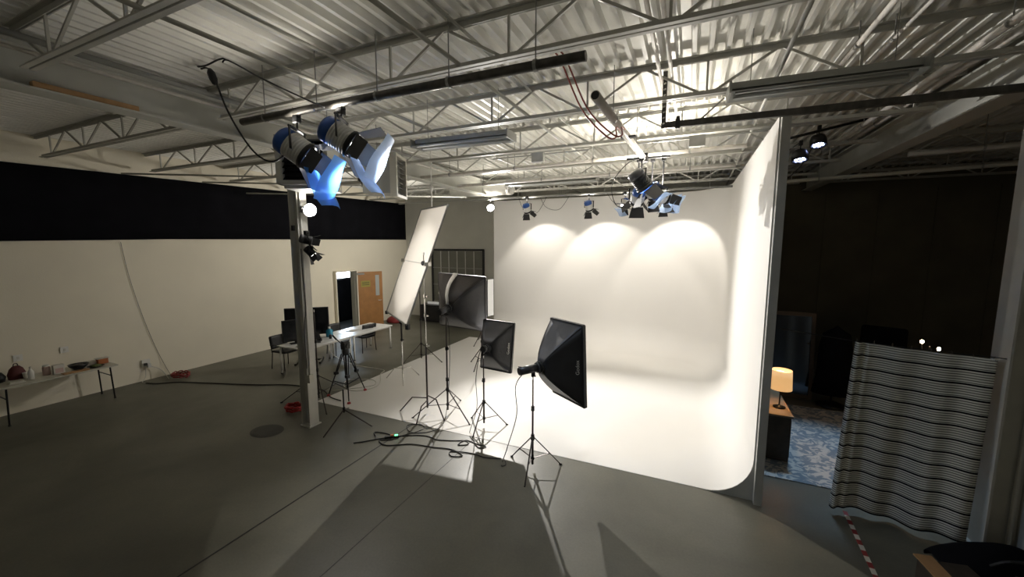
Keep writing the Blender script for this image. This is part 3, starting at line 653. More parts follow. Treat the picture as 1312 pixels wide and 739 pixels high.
def text_mesh(txt, size, P, xdir, ydir, m, parent, off, depth=.001, name='lettering'):
    cu = bpy.data.curves.new(name, 'FONT'); cu.body = txt; cu.size = size; cu.align_x = 'CENTER'; cu.align_y = 'CENTER'; cu.extrude = depth
    o = bpy.data.objects.new(name, cu); COL.objects.link(o); me = bpy.data.meshes.new_from_object(o); bpy.data.objects.remove(o); bpy.data.curves.remove(cu)
    x, y = V(xdir).normalized(), V(ydir); y = (y - x * y.dot(x)).normalized(); z = x.cross(y)
    me.transform(Mx(((x.x, y.x, z.x, P[0] - off[0]), (x.y, y.y, z.y, P[1] - off[1]), (x.z, y.z, z.z, P[2] - off[2]), (0, 0, 0, 1))))
    me.name = name; me.materials.clear(); me.materials.append(MATS[m]); ob = bpy.data.objects.new(name, me); COL.objects.link(ob); ob.parent = parent; return ob
def softbox(mouth, ya, pi_, ro, w_, h_, d_, label, mats, watts=0, diff='em_soft', logo=None, strobe_label='', hl=.34, pw=.62):
    off = V(mouth); root = empty('softbox', off, label=label, cat='softbox'); ax, si, up = axes(ya, pi_, ro)
    def sec(t, corner):
        i, j = corner; q = t ** pw
        return off + ax * (d_ * t) + si * (i * (.06 + (w_ / 2 - .06) * q)) + up * (j * (.06 + (h_ / 2 - .06) * q))
    cor = {'near': ((1, 1), (1, -1)), 'far': ((-1, 1), (-1, -1)), 'top': ((-1, 1), (1, 1)), 'bottom': ((-1, -1), (1, -1))}
    for k, m in zip(('near', 'far', 'top', 'bottom'), mats):
        a, c = cor[k]; b = MB(off)
        def fn(u, v):
            p = sec(u, a).lerp(sec(u, c), v); ctr = off + ax * (d_ * u)
            return p + (ctr - p).normalized() * (.06 * u * math.sin(math.pi * v) * (1 - u))
        b.grid(fn, 12, 8); b.build('side_panel', m, root, True, solid=.004)
    b = MB(off)
    for i, j in ((1, 1), (1, -1), (-1, 1), (-1, -1)): b.tube([sec(t / 8, (i, j)) for t in range(9)], .006, 5)
    b.build('ribs', 'black', root)
    rc = [sec(1, q) for q in ((1, 1), (1, -1), (-1, -1), (-1, 1))]
    b = MB(off)
    for k in range(4): b.bar(rc[k], rc[(k + 1) % 4], .02, .05, ax)
    b.build('rim', mats[0], root)
    b = MB(off); b.add([(q - ax * .015).lerp((rc[0] + rc[2]) / 2, .03) for q in rc], [(0, 1, 2, 3)]); b.build('diffuser', diff, root)
    b = MB(off); b.cyl(off - ax * .03, off + ax * .03, .085, n=20); b.build('speed_ring', 'black_metal', root, True)
    if watts: area('glow', ax * (d_ + .03), ax, watts, w_ * .95, h_ * .95, parent=root)
    if logo:
        t = logo[1]; P = sec(t, (1, 1)).lerp(sec(t, (1, -1)), logo[3]); dirn = sec(t + .02, (1, 1)).lerp(sec(t + .02, (1, -1)), logo[3]) - P; nrm = up.cross(dirn).normalized()
        if nrm.dot(si) < 0: nrm = -nrm
        text_mesh(logo[0], logo[2], P + nrm * .012 - (0 * up), up, -dirn, 'paper', root, off)
    # strobe head behind the mouth
    st_ = empty('strobe_head', off - ax * .2, label=strobe_label, cat='studio strobe'); o2 = V(st_.location)
    b = MB(o2); b.cyl(off - ax * hl, off - ax * .04, .058, n=18); b.build('body', 'strobe', st_, True)
    b = MB(o2); b.cyl(off - ax * .06, off - ax * .03, .075, n=18); b.build('front_ring', 'strobe', st_, True)
    b = MB(o2); b.cyl(off - ax * (hl + .012), off - ax * (hl - .002), .054, n=18); b.build('rear_panel', 'black_gloss', st_, True)
    b = MB(o2); q = off - ax * .12; b.bar(q - up * .05, q - up * .12, .03, .05, ax); b.cyl(q - up * .10 - si * .04, q - up * .10 + si * .05, .012, n=8); b.build('tilt_bracket', 'black_metal', st_)
    b = MB(o2); b.bar(off - ax * (hl - .04) + up * .055, off - ax * (hl + .02) + up * .07, .015, .01); b.build('handle', 'black', st_)
    return root, off, ax, si, up

# right big softbox
SBX = (('softbox', 'softbox', 'softbox_grey', 'softbox_grey'))
m1 = (-1.91, 5.19, 1.524)
r1 = softbox(m1, .942, .033, .022, .774, 1.196, .5, 'largest black softbox on the right, at the front edge of the white floor', SBX, P_KEY, logo=('Godox', .82, .075, .5), strobe_label='black strobe head behind the right big softbox, cable hanging from it', pw=.78)
q1 = V(m1) - r1[2] * .12
stand((q1.x, q1.y, 0), 1.355, .44, R(-82), 'black light stand under the largest softbox on the right', zleg=.48, zfoot_hub=.17)
# small softbox
m2 = (-3.26, 6.10, 1.424)
r2 = softbox(m2, 1.50, -.105, -.02, .654, .916, .37, 'smaller black softbox in the middle, left of the largest one', ('softbox', 'softbox', 'softbox_grey', 'softbox'), P_FILL, logo=('Godox', .74, .075, .5), strobe_label='black strobe head hidden behind the smaller middle softbox', hl=.13)
q2 = V(m2) - r2[2] * .12
stand((q2.x, q2.y, 0), 1.27, .42, R(-88), 'black light stand under the smaller middle softbox', zleg=.46, zfoot_hub=.16)
# rear grey-brown softbox
m3 = (-4.16, 6.27, 2.07)
r3 = softbox(m3, 1.60, .10, -.05, 1.06, 1.10, .5, 'large grey-brown softbox high beside the white silk frame', ('softbox_grey', 'softbox_brown', 'softbox_brown', 'softbox_grey'), P_FILL * .8, strobe_label='grey strobe head behind the grey-brown softbox', pw=.5)
q3 = V(m3) - r3[2] * .12
stand((q3.x, q3.y, 0), 1.92, .66, R(-20), 'tall black light stand under the grey-brown softbox', zleg=.50, zfoot_hub=.20, r=.015)
off, ax, si, up = r3[1:]
b = MB(off)
def flap(u, v):
    t = u / .86; q = min(t, 1) ** .5
    c = off + ax * (.5 * min(t, 1)) + up * (.06 + (.55 - .06) * q + (.10 * (t - 1) if t > 1 else 0)) + si * (-.10 * q - .02 + (v - .5) * (.06 + .05 * u))
    return c - ax * (.03 + .05 * math.sin(math.pi * min(t, 1))) + up * .015
b.grid(flap, 10, 2); b.build('white_flap', 'white_plastic', r3[0], True, solid=.004)['label'] = 'white cloth strip across the softbox back'
b = MB(off); lp = off + ax * .30 + up * .20 - si * .36; b.cyl(lp - ax * .055, lp - ax * .05, .035, n=14); b.build('round_emblem', 'table_cream', r3[0])

# strip softbox at the back left of the stage
sb = empty('strip_softbox', (-5.86, 11.0, 1.58), R(-10), label='tall narrow softbox with white face, behind the other softboxes', cat='softbox')
b = MB(); b.plate([(.14, -.15, -.58), (.14, .15, -.58), (.14, .15, .58), (.14, -.15, .58)], .004); b.build('diffuser', 'em_strip', sb)
for k, q in enumerate((((.15, -.16, -.6), (.15, -.16, .6), (-.18, -.05, .06), (-.18, -.05, -.06)), ((.15, .16, -.6), (.15, .16, .6), (-.18, .05, .06), (-.18, .05, -.06)), ((.15, -.16, .6), (.15, .16, .6), (-.18, .05, .06), (-.18, -.05, .06)), ((.15, -.16, -.6), (.15, .16, -.6), (-.18, .05, -.06), (-.18, -.05, -.06)))):
    MB().plate(q, .006).build('side_panel', 'softbox', sb)
MB().cyl((-.48, 0, 0), (-.17, 0, 0), .06, n=14).build('strobe_body', 'strobe', sb, True)
stand((-6.12, 11.22, 0), 1.52, .5, R(20), 'black light stand under the tall narrow strip softbox', zleg=.5)

# C-stand
cs = empty('c_stand', (-4.56, 6.05, 0), label='chrome century stand holding the white silk frame', cat='light stand')
for k, (z0, z1, r_) in enumerate(((.1, 1.35, .0175), (1.35, 2.3, .0145), (2.3, 3.1, .011))): MB().cyl((0, 0, z0), (0, 0, z1), r_, n=10).build('pole', 'chrome' if k else 'stand_metal', cs, True)
for k, (a, zz) in enumerate(((200, .30), (-75, .25), (-20, .35))):
    d = V((math.cos(R(a)), math.sin(R(a)), 0)); MB().tube([V((0, 0, zz)), d * .30 + V((0, 0, zz)), d * .55 + V((0, 0, .012))], .0125, 8).build('leg', 'stand_metal', cs, True)
for zz in (1.35, 1.93, 2.3):
    b = MB(); b.cyl((0, 0, zz - .03), (0, 0, zz + .03), .026, n=10); b.cyl((0, 0, zz), (.07, -.02, zz), .008, n=6); b.cyl((.07, -.035, zz - .0), (.07, -.0, zz + .0), .016, n=8); b.build('collar', 'chrome', cs)
b = MB(); b.cyl((0, -.03, 2.92), (0, .03, 2.92), .045, n=14); b.cyl((0, -.03, 2.92), (.06, -.10, 2.92), .01, n=8); b.cyl((.0, 0, 2.92), (.16, -.13, 2.93), .008, n=8); b.build('grip_head', 'black_metal', cs)
MB().cyl((0, 0, 3.08), (0, 0, 3.12), .02, n=10).build('top_collar', 'white_plastic', cs)
# silk frame
TL, TR, BR, BL = V((-5.44, 7.18, 4.02)), V((-4.10, 6.21, 4.0)), V((-4.59, 5.55, 1.83)), V((-5.93, 6.53, 1.83))
sf = empty('silk_frame', (TL + TR + BR + BL) / 4, label='tall tilted white silk diffusion frame, left of the softboxes', cat='diffusion frame'); o_ = V(sf.location)
b = MB(o_)
b.grid(lambda u, v: BL.lerp(BR, u).lerp(TL.lerp(TR, u), v) + (TR - TL).cross(BR - TR).normalized() * (.018 * math.sin(math.pi * u) * math.sin(math.pi * v)), 10, 14); b.build('silk', 'silk', sf, True)
b = MB(o_); MIDL, MIDR = TL.lerp(BL, .5), TR.lerp(BR, .5)
for p, q in ((TL, TR), (TR, BR), (BR, BL), (BL, TL)): MB(o_).bar(p, q, .028, .028).build('frame_bar', 'steel_grey', sf)
MB(o_).bar(MIDL, MIDR, .018, .018).build('cross_bar', 'silver', sf)
b = MB(o_)
for p in (MIDL, MIDR): b.box(p, (.09, .09, .07))
b.build('frame_clamp', 'chrome', sf)
b = MB(o_); b.box(BR + V((0, .02, -.03)), (.06, .06, .10)); b.box(BL + V((0, .0, -.02)), (.05, .05, .07)); b.build('corner_clamp', 'black', sf)
# stand behind the silk's lower corner, and dark stand farther back
s4 = empty('light_stand', (-6.22, 7.32, 0), label='chrome stand with black top section under the lower corner of the silk', cat='light stand')
MB().cyl((0, 0, .15), (0, 0, 1.0), .017, n=10).build('pole', 'chrome', s4, True); MB().cyl((0, 0, 1.0), (0, 0, 1.42), .021, n=10).build('upper_pole', 'black_metal', s4, True)
for k, a in enumerate((190, 70, -50)): d = V((math.cos(R(a)), math.sin(R(a)), 0)); MB().tube([V((0, 0, .30)), d * .22 + V((0, 0, .28)), d * .45 + V((0, 0, .012))], .012, 8).build('leg', 'chrome', s4, True)
b = MB(); b.cyl((0, 0, .97), (0, 0, 1.03), .028, n=10); b.cyl((0, 0, 1.0), (.07, 0, 1.0), .009, n=6); b.box((0, 0, 1.42), (.07, .06, .06)); b.build('collar', 'black_metal', s4)
stand((-6.78, 8.78, 0), 3.4, .62, R(10), 'tall dark light stand far behind the century stand', zleg=.5)
stand((-5.0, 9.05, 0), 1.9, .5, R(35), 'dark light stand behind the tall stand of the grey-brown softbox', zleg=.5)

# video tripod and mini stand
tp = empty('video_tripod', (-6.62, 6.0, 0), label='black video tripod with red feet at the corner of the white floor', cat='tripod')
for a in (200, -40, 80):
    d = V((math.cos(R(a)), math.sin(R(a)), 0)); side = V((-d.y, d.x, 0)); ft = d * .42 + V((0, 0, .05))
    b = MB()
    for q in (-.028, .028): b.cyl(d * .07 + side * q * 1.6 + V((0, 0, .96)), d * .24 + side * q + V((0, 0, .5)), .012, n=8)
    b.cyl(d * .20 + V((0, 0, .62)), ft, .012, n=8); b.box(d * .235 + V((0, 0, .52)), (.07, .07, .06)); l = b.build('leg', 'black_metal', tp)
    MB().lathe([(.001, .04), (.03, .03), (.04, .0), (.001, -.0)], 10, Mx.Translation(d * .43 + V((0, 0, .004)))).build('red_foot', 'red', l)
    MB().bar((0, 0, .27), d * .30 + V((0, 0, .34)), .02, .015).build('spreader', 'black', tp)
MB().cyl((0, 0, .2), (0, 0, .98), .02, n=10).build('centre_column', 'black_metal', tp)
b = MB(); b.cyl((0, 0, .93), (0, 0, 1.0), .07, n=16); b.lathe([(.07, 1.0), (.06, 1.06), (.03, 1.08)], 16); b.box((0, 0, 1.13), (.12, .14, .14)); b.cyl((-.09, 0, 1.13), (.09, 0, 1.13), .05, n=14); b.box((0, 0, 1.22), (.07, .16, .03)); b.build('fluid_head', 'black', tp)
b = MB(); b.cyl((-.07, 0, 1.13), (-.18, -.10, 1.30), .011, n=8); b.cyl((-.16, -.08, 1.26), (-.21, -.13, 1.36), .018, n=8); b.build('pan_handle', 'black', tp)
ms = empty('mini_stand', (-5.72, 5.08, 0), label='low black three-legged stand in front of the video tripod', cat='light stand')
for a in (-75, 5, 130):
    d = V((math.cos(R(a)), math.sin(R(a)), 0)); b = MB(); b.bar((0, 0, .24), d * .62 + V((0, 0, .012)), .016, .014); b.build('leg', 'stand_metal', ms)
MB().cyl((0, 0, .18), (0, 0, .62), .012, n=8).build('pole', 'black_metal', ms); MB().cyl((0, 0, .2), (0, 0, .28), .024, n=10).build('collar', 'black_metal', ms)
# dark stand behind left column
stand((-6.95, 5.55, 0), 1.9, .75, R(-30), 'black light stand standing just behind the left column', zleg=.55)

# ------------------------------------------------------------------ cables
def cable(pts, r, m, label, name='cable', sm=6, group=None):
    P = [V((p[0], p[1], p[2] if len(p) > 2 else r + .001)) for p in pts]; o = P[0].copy()
    ob = MB(o).tube(P, r, 6, sm).build(name, m, None, True); ob.location = o
    return tag(ob, label, 'cable', group)
FZ = .009
cable([(-4.95, 4.55), (-4.72, 4.80), (-4.9, 4.98), (-4.62, 5.03), (-4.44, 4.92), (-4.62, 4.80), (-4.4, 4.72), (-4.05, 4.92), (-3.7, 4.98), (-3.35, 5.05), (-3.1, 4.96), (-3.25, 4.88), (-3.33, 5.0), (-3.0, 5.08), (-2.75, 5.06), (-2.52, 5.14)], .009, 'cord', 'black cable with loops on the concrete in front of the white floor')
cable([(-4.86, 4.62), (-4.6, 4.9), (-4.3, 5.13), (-4.0, 5.25), (-3.75, 5.22), (-3.5, 5.3), (-3.3, 5.38), (-3.2, 5.3), (-3.34, 5.22), (-3.3, 5.4), (-3.05, 5.365), (-2.9, 5.36), (-2.97, 5.28), (-3.1, 5.35)], .008, 'cord', 'second black cable curling near the smaller softbox stand')
cable([(-4.46, 5.0), (-4.25, 5.30), (-4.22, 5.5), (-4.4, 5.55, FZ), (-4.55, 5.42, FZ), (-4.3, 5.25, FZ), (-4.0, 5.45, .014), (-3.98, 5.8, .1), (-4.1, 6.15, .9), (-4.12, 6.17, 1.8), (-4.16, 5.99, 1.97)], .006, 'cord', 'thin cable hanging from the grey strobe head down to the floor')
sx = q1 - r1[2] * .18
cable([tuple(sx - V((0, 0, .05))), (sx.x - .06, sx.y - .10, 1.30), (-2.22, 5.06, .8), (-2.36, 5.06, .3), (-2.46, 5.08, FZ), (-2.42, 4.96, FZ), (-2.38, 5.02, FZ), (-2.46, 5.14, FZ)], .007, 'cord', 'thin cable hanging from the strobe of the largest softbox to the floor')
s2 = q2
cable([(s2.x - .04, s2.y - .1, 1.3), (s2.x - .09, s2.y - .12, .9), (s2.x - .07, s2.y - .13, .4), (s2.x - .12, s2.y - .3, .02), (s2.x - .02, s2.y - .45, FZ), (s2.x + .12, s2.y - .55, FZ)], .006, 'cord', 'thin cable hanging beside the smaller softbox stand')
cable([(-11.60, 4.62), (-11.3, 4.72), (-10.94, 4.98), (-10.2, 5.24), (-9.1, 5.62), (-8.5, 5.90), (-8.01, 6.0), (-7.4, 6.02), (-6.9, 5.8), (-6.55, 5.75)], .012, 'cord', 'long black cable from the left wall outlet across the floor to the column')
cable([(-7.2, 6.1), (-6.6, 6.7), (-6.9, 7.0), (-7.4, 6.7), (-7.0, 6.3), (-6.6, 6.35), (-6.5, 6.8), (-7.0, 7.4), (-7.2, 7.7), (-8.0, 7.5, .1), (-8.4, 7.2, .4), (-8.45, 7.1, .69)], .009, 'cord_white', 'pale cable hanging from the white table and looping on the floor')
cable([(-11.83, 4.74, .33), (-11.78, 4.70, .12), (-11.7, 4.60, FZ), (-11.5, 4.66, FZ)], .009, 'cord_white', 'pale cord dropping from the left wall outlet, left one')
cable([(-11.83, 4.80, .35), (-11.74, 4.98, .22), (-11.62, 5.05, .03), (-11.45, 5.0, FZ)], .009, 'cord_white', 'pale cord dropping from the left wall outlet, right one')
cable([(XL + .02, 4.55, 3.32), (XL + .02, 4.62, 2.6), (XL + .02, 4.75, 1.8), (XL + .02, 4.92, 1.0), (XL + .03, 5.08, .4), (XL + .2, 5.15, .03), (XL + .3, 5.15, FZ)], .0045, 'pipe_dark', 'thin cord running down the left wall to the red bundle')
for x0, zt, l in ((-1.66, 0, 'left strand of the red cords hanging from the ceiling'), (-1.60, 0.05, 'right strand of the red cords hanging from the ceiling')):
    cable([(x0 + .04, 4.25, 5.365), (x0 + .25, 4.27, 5.3), (x0 + .52, 4.3, 4.72), (x0 + .78, 4.32, 4.42 + zt * .3), (x0 + .88, 4.36, 4.40 + zt * .3), (x0 + .80, 4.8, 4.62), (x0 + .76, 5.3, 4.72)], .009, 'red_cord', l)
cable([(-5.44, 3.0, 5.365), (-5.25, 3.0, 5.30), (-4.98, 3.0, 4.80), (-4.66, 3.02, 4.38), (-4.42, 3.06, 4.22), (-4.30, 3.15, 4.28), (-4.27, 3.24, 4.42)], .010, 'cord', 'black cable with inline plug hanging at the upper left')
tag(MB((-5.24, 3.0, 5.24)).lathe([(.001, -.10), (.028, -.09), (.042, -.03), (.042, .05), (.022, .10), (.001, .11)], 12, Mx.Translation((-5.23, 3.0, 5.24)) @ Mx.Rotation(R(-25), 4, 'Y')).build('inline_plug', 'cord', None, True), 'fat black inline plug on the hanging cable at the upper left', 'plug').location = (-5.24, 3.0, 5.24)
cable([(-5.02, 3.0, 5.365), (-4.9, 3.0, 5.36), (-4.4, 3.02, 5.1), (-3.9, 3.05, 4.86), (-3.66, 3.2, 4.74)], .009, 'cord', 'second black cable slanting down to the black pipe')
cable([(-5.5, 3.0, 5.40), (-5.38, 2.95, 5.36), (-5.18, 2.92, 5.33), (-5.02, 2.95, 5.37), (-4.96, 3.0, 5.40)], .010, 'cord', 'short black cable loop at the top edge, upper left')
for k, (x, y, sag, l) in enumerate(((-4.0, 11.3, .42, 'thin wire sagging under the back pipe, leftmost'), (-3.3, 11.3, .34, 'thin wire sagging under the back pipe, left of the middle lamp'), (-1.3, 11.28, .28, 'thin wire sagging under the back pipe, right of the white flag'))):
    cable([(x - .9, y, 4.655), (x - .7, y, 4.62 - sag * .8), (x - .3, y, 4.62 - sag), (x, y, 4.655)], .006, 'cord', l)
cable([(-.86, 7.22, 4.72), (-1.05, 7.0, 4.62), (-1.28, 6.95, 4.3), (-1.22, 7.0, 3.95), (-.98, 7.1, 3.88)], .007, 'cord', 'black cable looping left of the lamp cluster')
cable([(1.62, 8.46, 5.02), (1.4, 8.75, 4.85), (1.3, 8.85, 4.55), (1.5, 8.9, 4.45), (1.8, 8.85, 4.8), (1.88, 8.54, 5.24)], .008, 'cord', 'black cable drooping beside the two LED pars')
cable([(-6.06, 4.66, 3.2), (-6.03, 4.64, 2.7), (-5.98, 4.62, 2.2), (-6.06, 4.63, 1.8), (-6.07, 4.64, 1.1)], .007, 'cord', 'thin cable hanging down the left column below its lamps')
ps = empty('power_strip', (-4.5, 4.97, 0), R(35), label='small power strip with green light on the concrete', cat='power strip')
MB().box((0, 0, .02), (.24, .06, .036)).build('housing', 'black', ps, bevel=.005); MB().box((.07, 0, .042), (.05, .035, .012)).build('green_lamp', 'em_green', ps); MB().box((.0, 0, .045), (.05, .04, .02)).build('orange_plug', 'orange', ps)
def coil(loc, rad, turns, label, m='red', n=26, sq=.8):
    P = [(rad * (1 + .15 * rnd.uniform(-1, 1)) * math.cos(k * 2 * math.pi / n), sq * rad * (1 + .15 * rnd.uniform(-1, 1)) * math.sin(k * 2 * math.pi / n), .015 + .10 * k / (n * turns) + .02 * rnd.random()) for k in range(n * turns)]
    o = MB().tube(P, .013, 5, 2).build('cable_coil', m, None, True); o.location = loc; return tag(o, label, 'cable')
coil((-7.0, 5.02, 0), .17, 5, 'red cable coil on the floor left of the left column')
coil((-11.35, 5.2, 0), .20, 4, 'dark red cable bundle on the floor by the left wall', 'red_dull')
rb = empty('red_bag', (-11.2, 12.75, 0), label='dark red bag on the floor beyond the orange door', cat='bag')
MB().lathe([(.001, .26), (.18, .24), (.30, .15), (.34, .06), (.30, 0), (.001, 0)], 16, Mx.Diagonal((1, .8, 1, 1))).build('sack', 'red_dull', rb, True); MB().tube([(-.14, 0, .22), (-.08, 0, .33), (.08, 0, .33), (.14, 0, .22)], .014, 6, 4).build('handle', 'red_dull', rb)

# ------------------------------------------------------------------ left folding table and its things
lt = empty('folding_table', (-11.38, 3.16, 0), label='long cream folding table against the left wall', cat='table')
MB().box((0, 0, .715), (.72, 1.62, .03)).build('tabletop', 'table_cream', lt, bevel=.006)
for sx in (-1, 1):
    for sy in (-1, 1):
        l = MB().cyl((sx * .29, sy * .72, .01), (sx * .28, sy * .70, .70), .014, n=8).build('leg', 'black_metal', lt); MB().cyl((sx * .29, sy * .72, 0), (sx * .29, sy * .72, .03), .019, n=8).build('foot_cap', 'black', l)
for sy in (-1, 1): MB().cyl((-.28, sy * .713, .5), (.28, sy * .713, .5), .010, n=6).build('crossbar', 'black_metal', lt)
TZ = .731
def item(name, loc, label, cat): return empty(name, loc, label=label, cat=cat)
t = item('shopping_bag', (-11.58, 2.72, TZ), 'slumped dark red bag at the wall end of the folding table', 'bag')
MB().lathe([(.001, 0), (.10, 0), (.11, .10), (.08, .20), (.04, .25), (.001, .24)], 12, Mx.Diagonal((.8, 1.1, 1, 1))).build('sack', 'maroon', t, True); MB().tube([(0, -.03, .23), (0, -.02, .29), (0, .02, .29), (0, .03, .23)], .008, 5, 4).build('handle', 'black', t)
t = item('black_bag', (-11.60, 2.47, TZ), 'small black bag left of the dark red bag on the folding table', 'bag')
MB().lathe([(.001, 0), (.11, 0), (.13, .08), (.08, .17), (.001, .18)], 12).build('sack', 'black', t, True); MB().tube([(0, -.05, .16), (0, 0, .22), (0, .05, .16)], .008, 5, 4).build('handle', 'black', t)
t = item('paper_cup', (-11.46, 2.80, TZ), 'white paper cup standing behind the bottle on the folding table', 'cup')
MB().lathe([(.001, 0), (.032, 0), (.042, .10), (.042, .105), (.038, .1), (.001, .095)], 14).build('cup', 'paper', t, True); MB().lathe([(.044, .1), (.044, .115), (.001, .118)], 14).build('lid', 'white_plastic', t, True)
t = item('spray_bottle', (-11.28, 2.82, TZ), 'white plastic bottle near the middle of the folding table', 'bottle')
MB().lathe([(.001, 0), (.04, 0), (.042, .15), (.018, .19), (.016, .21), (.001, .21)], 14).build('bottle', 'white_plastic', t, True); MB().cyl((0, 0, .21), (0, 0, .245), .017, n=10).build('cap', 'paper', t)
t = item('food_tray', (-11.23, 2.62, TZ), 'low white tray at the near edge of the folding table', 'tray')
MB().box((0, 0, .012), (.13, .2, .018)).build('tray', 'paper', t, bevel=.004); MB().box((0, 0, .03), (.10, .16, .02)).build('contents', 'table_cream', t)
t = item('plastic_jar', (-11.40, 3.05, TZ), 'clear jar with white lid beside the pinkish box on the folding table', 'jar')
MB().lathe([(.001, 0), (.055, 0), (.055, .15), (.045, .17), (.001, .17)], 14).build('jar', 'pinkish', t, True); MB().cyl((0, 0, .17), (0, 0, .195), .05, n=14).build('lid', 'white_plastic', t)
t = item('snack_box', (-11.30, 3.18, TZ), 'pale pinkish carton standing on the folding table', 'box')
MB().box((0, 0, .09), (.09, .15, .18)).build('carton', 'paper', t, bevel=.002); MB().box((.047, 0, .07), (.004, .11, .09)).build('printed_panel', 'pinkish', t)
t = item('fruit_bowl', (-11.36, 3.48, TZ), 'wide dark bowl on the folding table', 'bowl')
MB().lathe([(.001, 0), (.07, 0), (.13, .05), (.155, .10), (.148, .10), (.12, .055), (.001, .02)], 20).build('bowl', 'black_gloss', t, True); MB().sphere((0, 0, .055), .095, 12, (1, 1, .5)).build('contents', 'wood_dark', t, True)
t = item('food_plate', (-11.20, 3.68, TZ), 'plate of green and brown food on the folding table', 'plate')
MB().lathe([(.001, .005), (.09, .005), (.13, .022), (.13, .028), (.09, .012), (.001, .012)], 20).build('plate', 'wood_dark', t, True); MB().sphere((0, 0, .02), .09, 12, (1, 1, .45)).build('food', 'green', t, True)
t = item('cutting_board', (-11.13, 3.36, TZ), 'thin orange-brown board at the front edge of the folding table', 'board')
MB().box((0, 0, .008), (.16, .36, .015)).build('board', 'wood_light', t, bevel=.004); MB().cyl((0, .2, .008), (0, .17, .008), .012, n=8).build('handle', 'wood_light', t)
t = item('orange_box', (-11.42, 3.86, TZ), 'small orange snack box at the far end of the folding table', 'box')
MB().box((0, 0, .055), (.12, .16, .11)).build('carton', 'orange', t, bevel=.003); MB().box((0, .0, .114), (.14, .2, .008)).build('lid', 'paper', t)
t = item('takeout_tray', (-11.52, 3.66, TZ), 'pale lidded tray at the wall side of the folding table', 'tray')
MB().box((0, 0, .03), (.14, .26, .06)).build('tray', 'paper', t, bevel=.006); MB().box((0, 0, .066), (.15, .27, .012)).build('lid', 'table_cream', t)
for y, z, l in ((2.83, 1.07, 'white wall plate above the folding table, left of two'), (3.46, 1.08, 'white wall plate above the folding table, right of two')):
    o = empty('wall_switch', (XL + .005, y, z), label=l, cat='switch'); MB().box((.006, 0, 0), (.012, .12, .125)).build('plate', 'white_plastic', o, bevel=.002); MB().box((.016, 0, 0), (.008, .03, .05)).build('toggle', 'paper', o)
o = empty('wall_outlet', (XL + .005, 4.76, .40), label='wall outlet with plugs low on the left wall beside the table', cat='outlet')
MB().box((.015, 0, .03), (.03, .16, .16)).build('plate', 'white_plastic', o, bevel=.003); MB().box((.05, -.02, .0), (.06, .05, .06)).build('plug', 'black', o); MB().box((.055, .04, -.04), (.07, .06, .09)).build('adapter', 'silver', o)

# ------------------------------------------------------------------ white work tables
def work_table(loc, rz, L, W2, label):
    t = empty('work_table', loc, rz, label=label, cat='table', group='white work tables')
    MB().box((0, 0, .722), (W2, L, .026)).build('tabletop', 'white_table', t, bevel=.004)
    for sx in (-1, 1):
        for sy in (-1, 1): l = MB().cyl((sx * (W2 / 2 - .05), sy * (L / 2 - .06), .01), (sx * (W2 / 2 - .05), sy * (L / 2 - .06), .71), .024, n=10).build('leg', 'white_plastic', t, True); MB().cyl((sx * (W2 / 2 - .05), sy * (L / 2 - .06), 0), (sx * (W2 / 2 - .05), sy * (L / 2 - .06), .02), .027, n=10).build('foot_cap', 'black', l)
    for sx in (-1, 1): MB().box((sx * (W2 / 2 - .05), 0, .69), (.03, L - .16, .04)).build('apron', 'white_plastic', t)
    return t
TR_ = 0.0
ux, uy = V((math.cos(TR_), math.sin(TR_), 0)), V((-math.sin(TR_), math.cos(TR_), 0))
A = V((-8.93, 7.16, 0)); A2 = A + uy * 1.60
work_table(A, TR_, 1.58, .92, 'nearer white work table carrying the monitors behind the left column')
work_table(A2, TR_, 1.58, .92, 'farther white work table reaching toward the orange door')
def at(dx, dy, z=.736): return A + ux * dx + uy * dy + V((0, 0, z))
def monitor(loc, rz, w_, h_, zb, label, name='monitor'):
    m = empty(name, loc, rz, label=label, cat='monitor')
    MB().box((0, 0, zb + h_ / 2), (.035, w_, h_)).build('casing', 'black', m, bevel=.006); MB().box((.019, 0, zb + h_ / 2), (.004, w_ - .04, h_ - .04)).build('screen', 'screen', m)
    MB().box((-.03, 0, zb / 2 + .05), (.03, .06, zb + .1)).build('neck', 'black_metal', m); MB().box((0, 0, .008), (.2, .28, .014)).build('foot', 'black_metal', m, bevel=.004)
monitor(at(-.22, -.42), R(-25), .62, .56, .06, 'black monitor on the near end of the white table, left of the column')
tv = empty('television', (-9.58, 7.42, 0), R(-48), label='large black television on a floor stand behind the white table', cat='television')
MB().box((0, 0, 1.15), (.05, 1.1, .76)).build('casing', 'black', tv, bevel=.008); MB().box((.027, 0, 1.15), (.004, 1.05, .71)).build('screen', 'screen', tv); MB().box((-.05, 0, .6), (.06, .08, 1.2)).build('post', 'black_metal', tv)
for s_ in (-1, 1): MB().bar((-.3, s_ * .3, .03), (.3, s_ * .3, .03), .05, .04).build('foot', 'black_metal', tv)
MB().bar((-.05, -.3, .04), (-.05, .3, .04), .05, .04).build('cross_foot', 'black_metal', tv)
t = empty('laptop', at(.12, -.20), R(-30), label='open dark laptop on the nearer white table beside the column', cat='laptop')
MB().box((0, 0, .010), (.23, .33, .016)).build('base', 'strobe', t); MB().box((-.14, 0, .115), (.010, .33, .22), Mx.Rotation(R(-14), 3, 'Y')).build('lid', 'black_metal', t)
t = empty('keyboard', at(.20, -.48), R(-13), label='white keyboard at the near end of the white table', cat='keyboard')
MB().box((0, 0, .009), (.14, .42, .016)).build('base', 'white_plastic', t); MB().box((0, 0, .020), (.11, .39, .006)).build('keys', 'paper', t)
t = empty('water_bottle', at(-.05, .46), label='blue plastic bottle with white cap on the white table', cat='bottle')
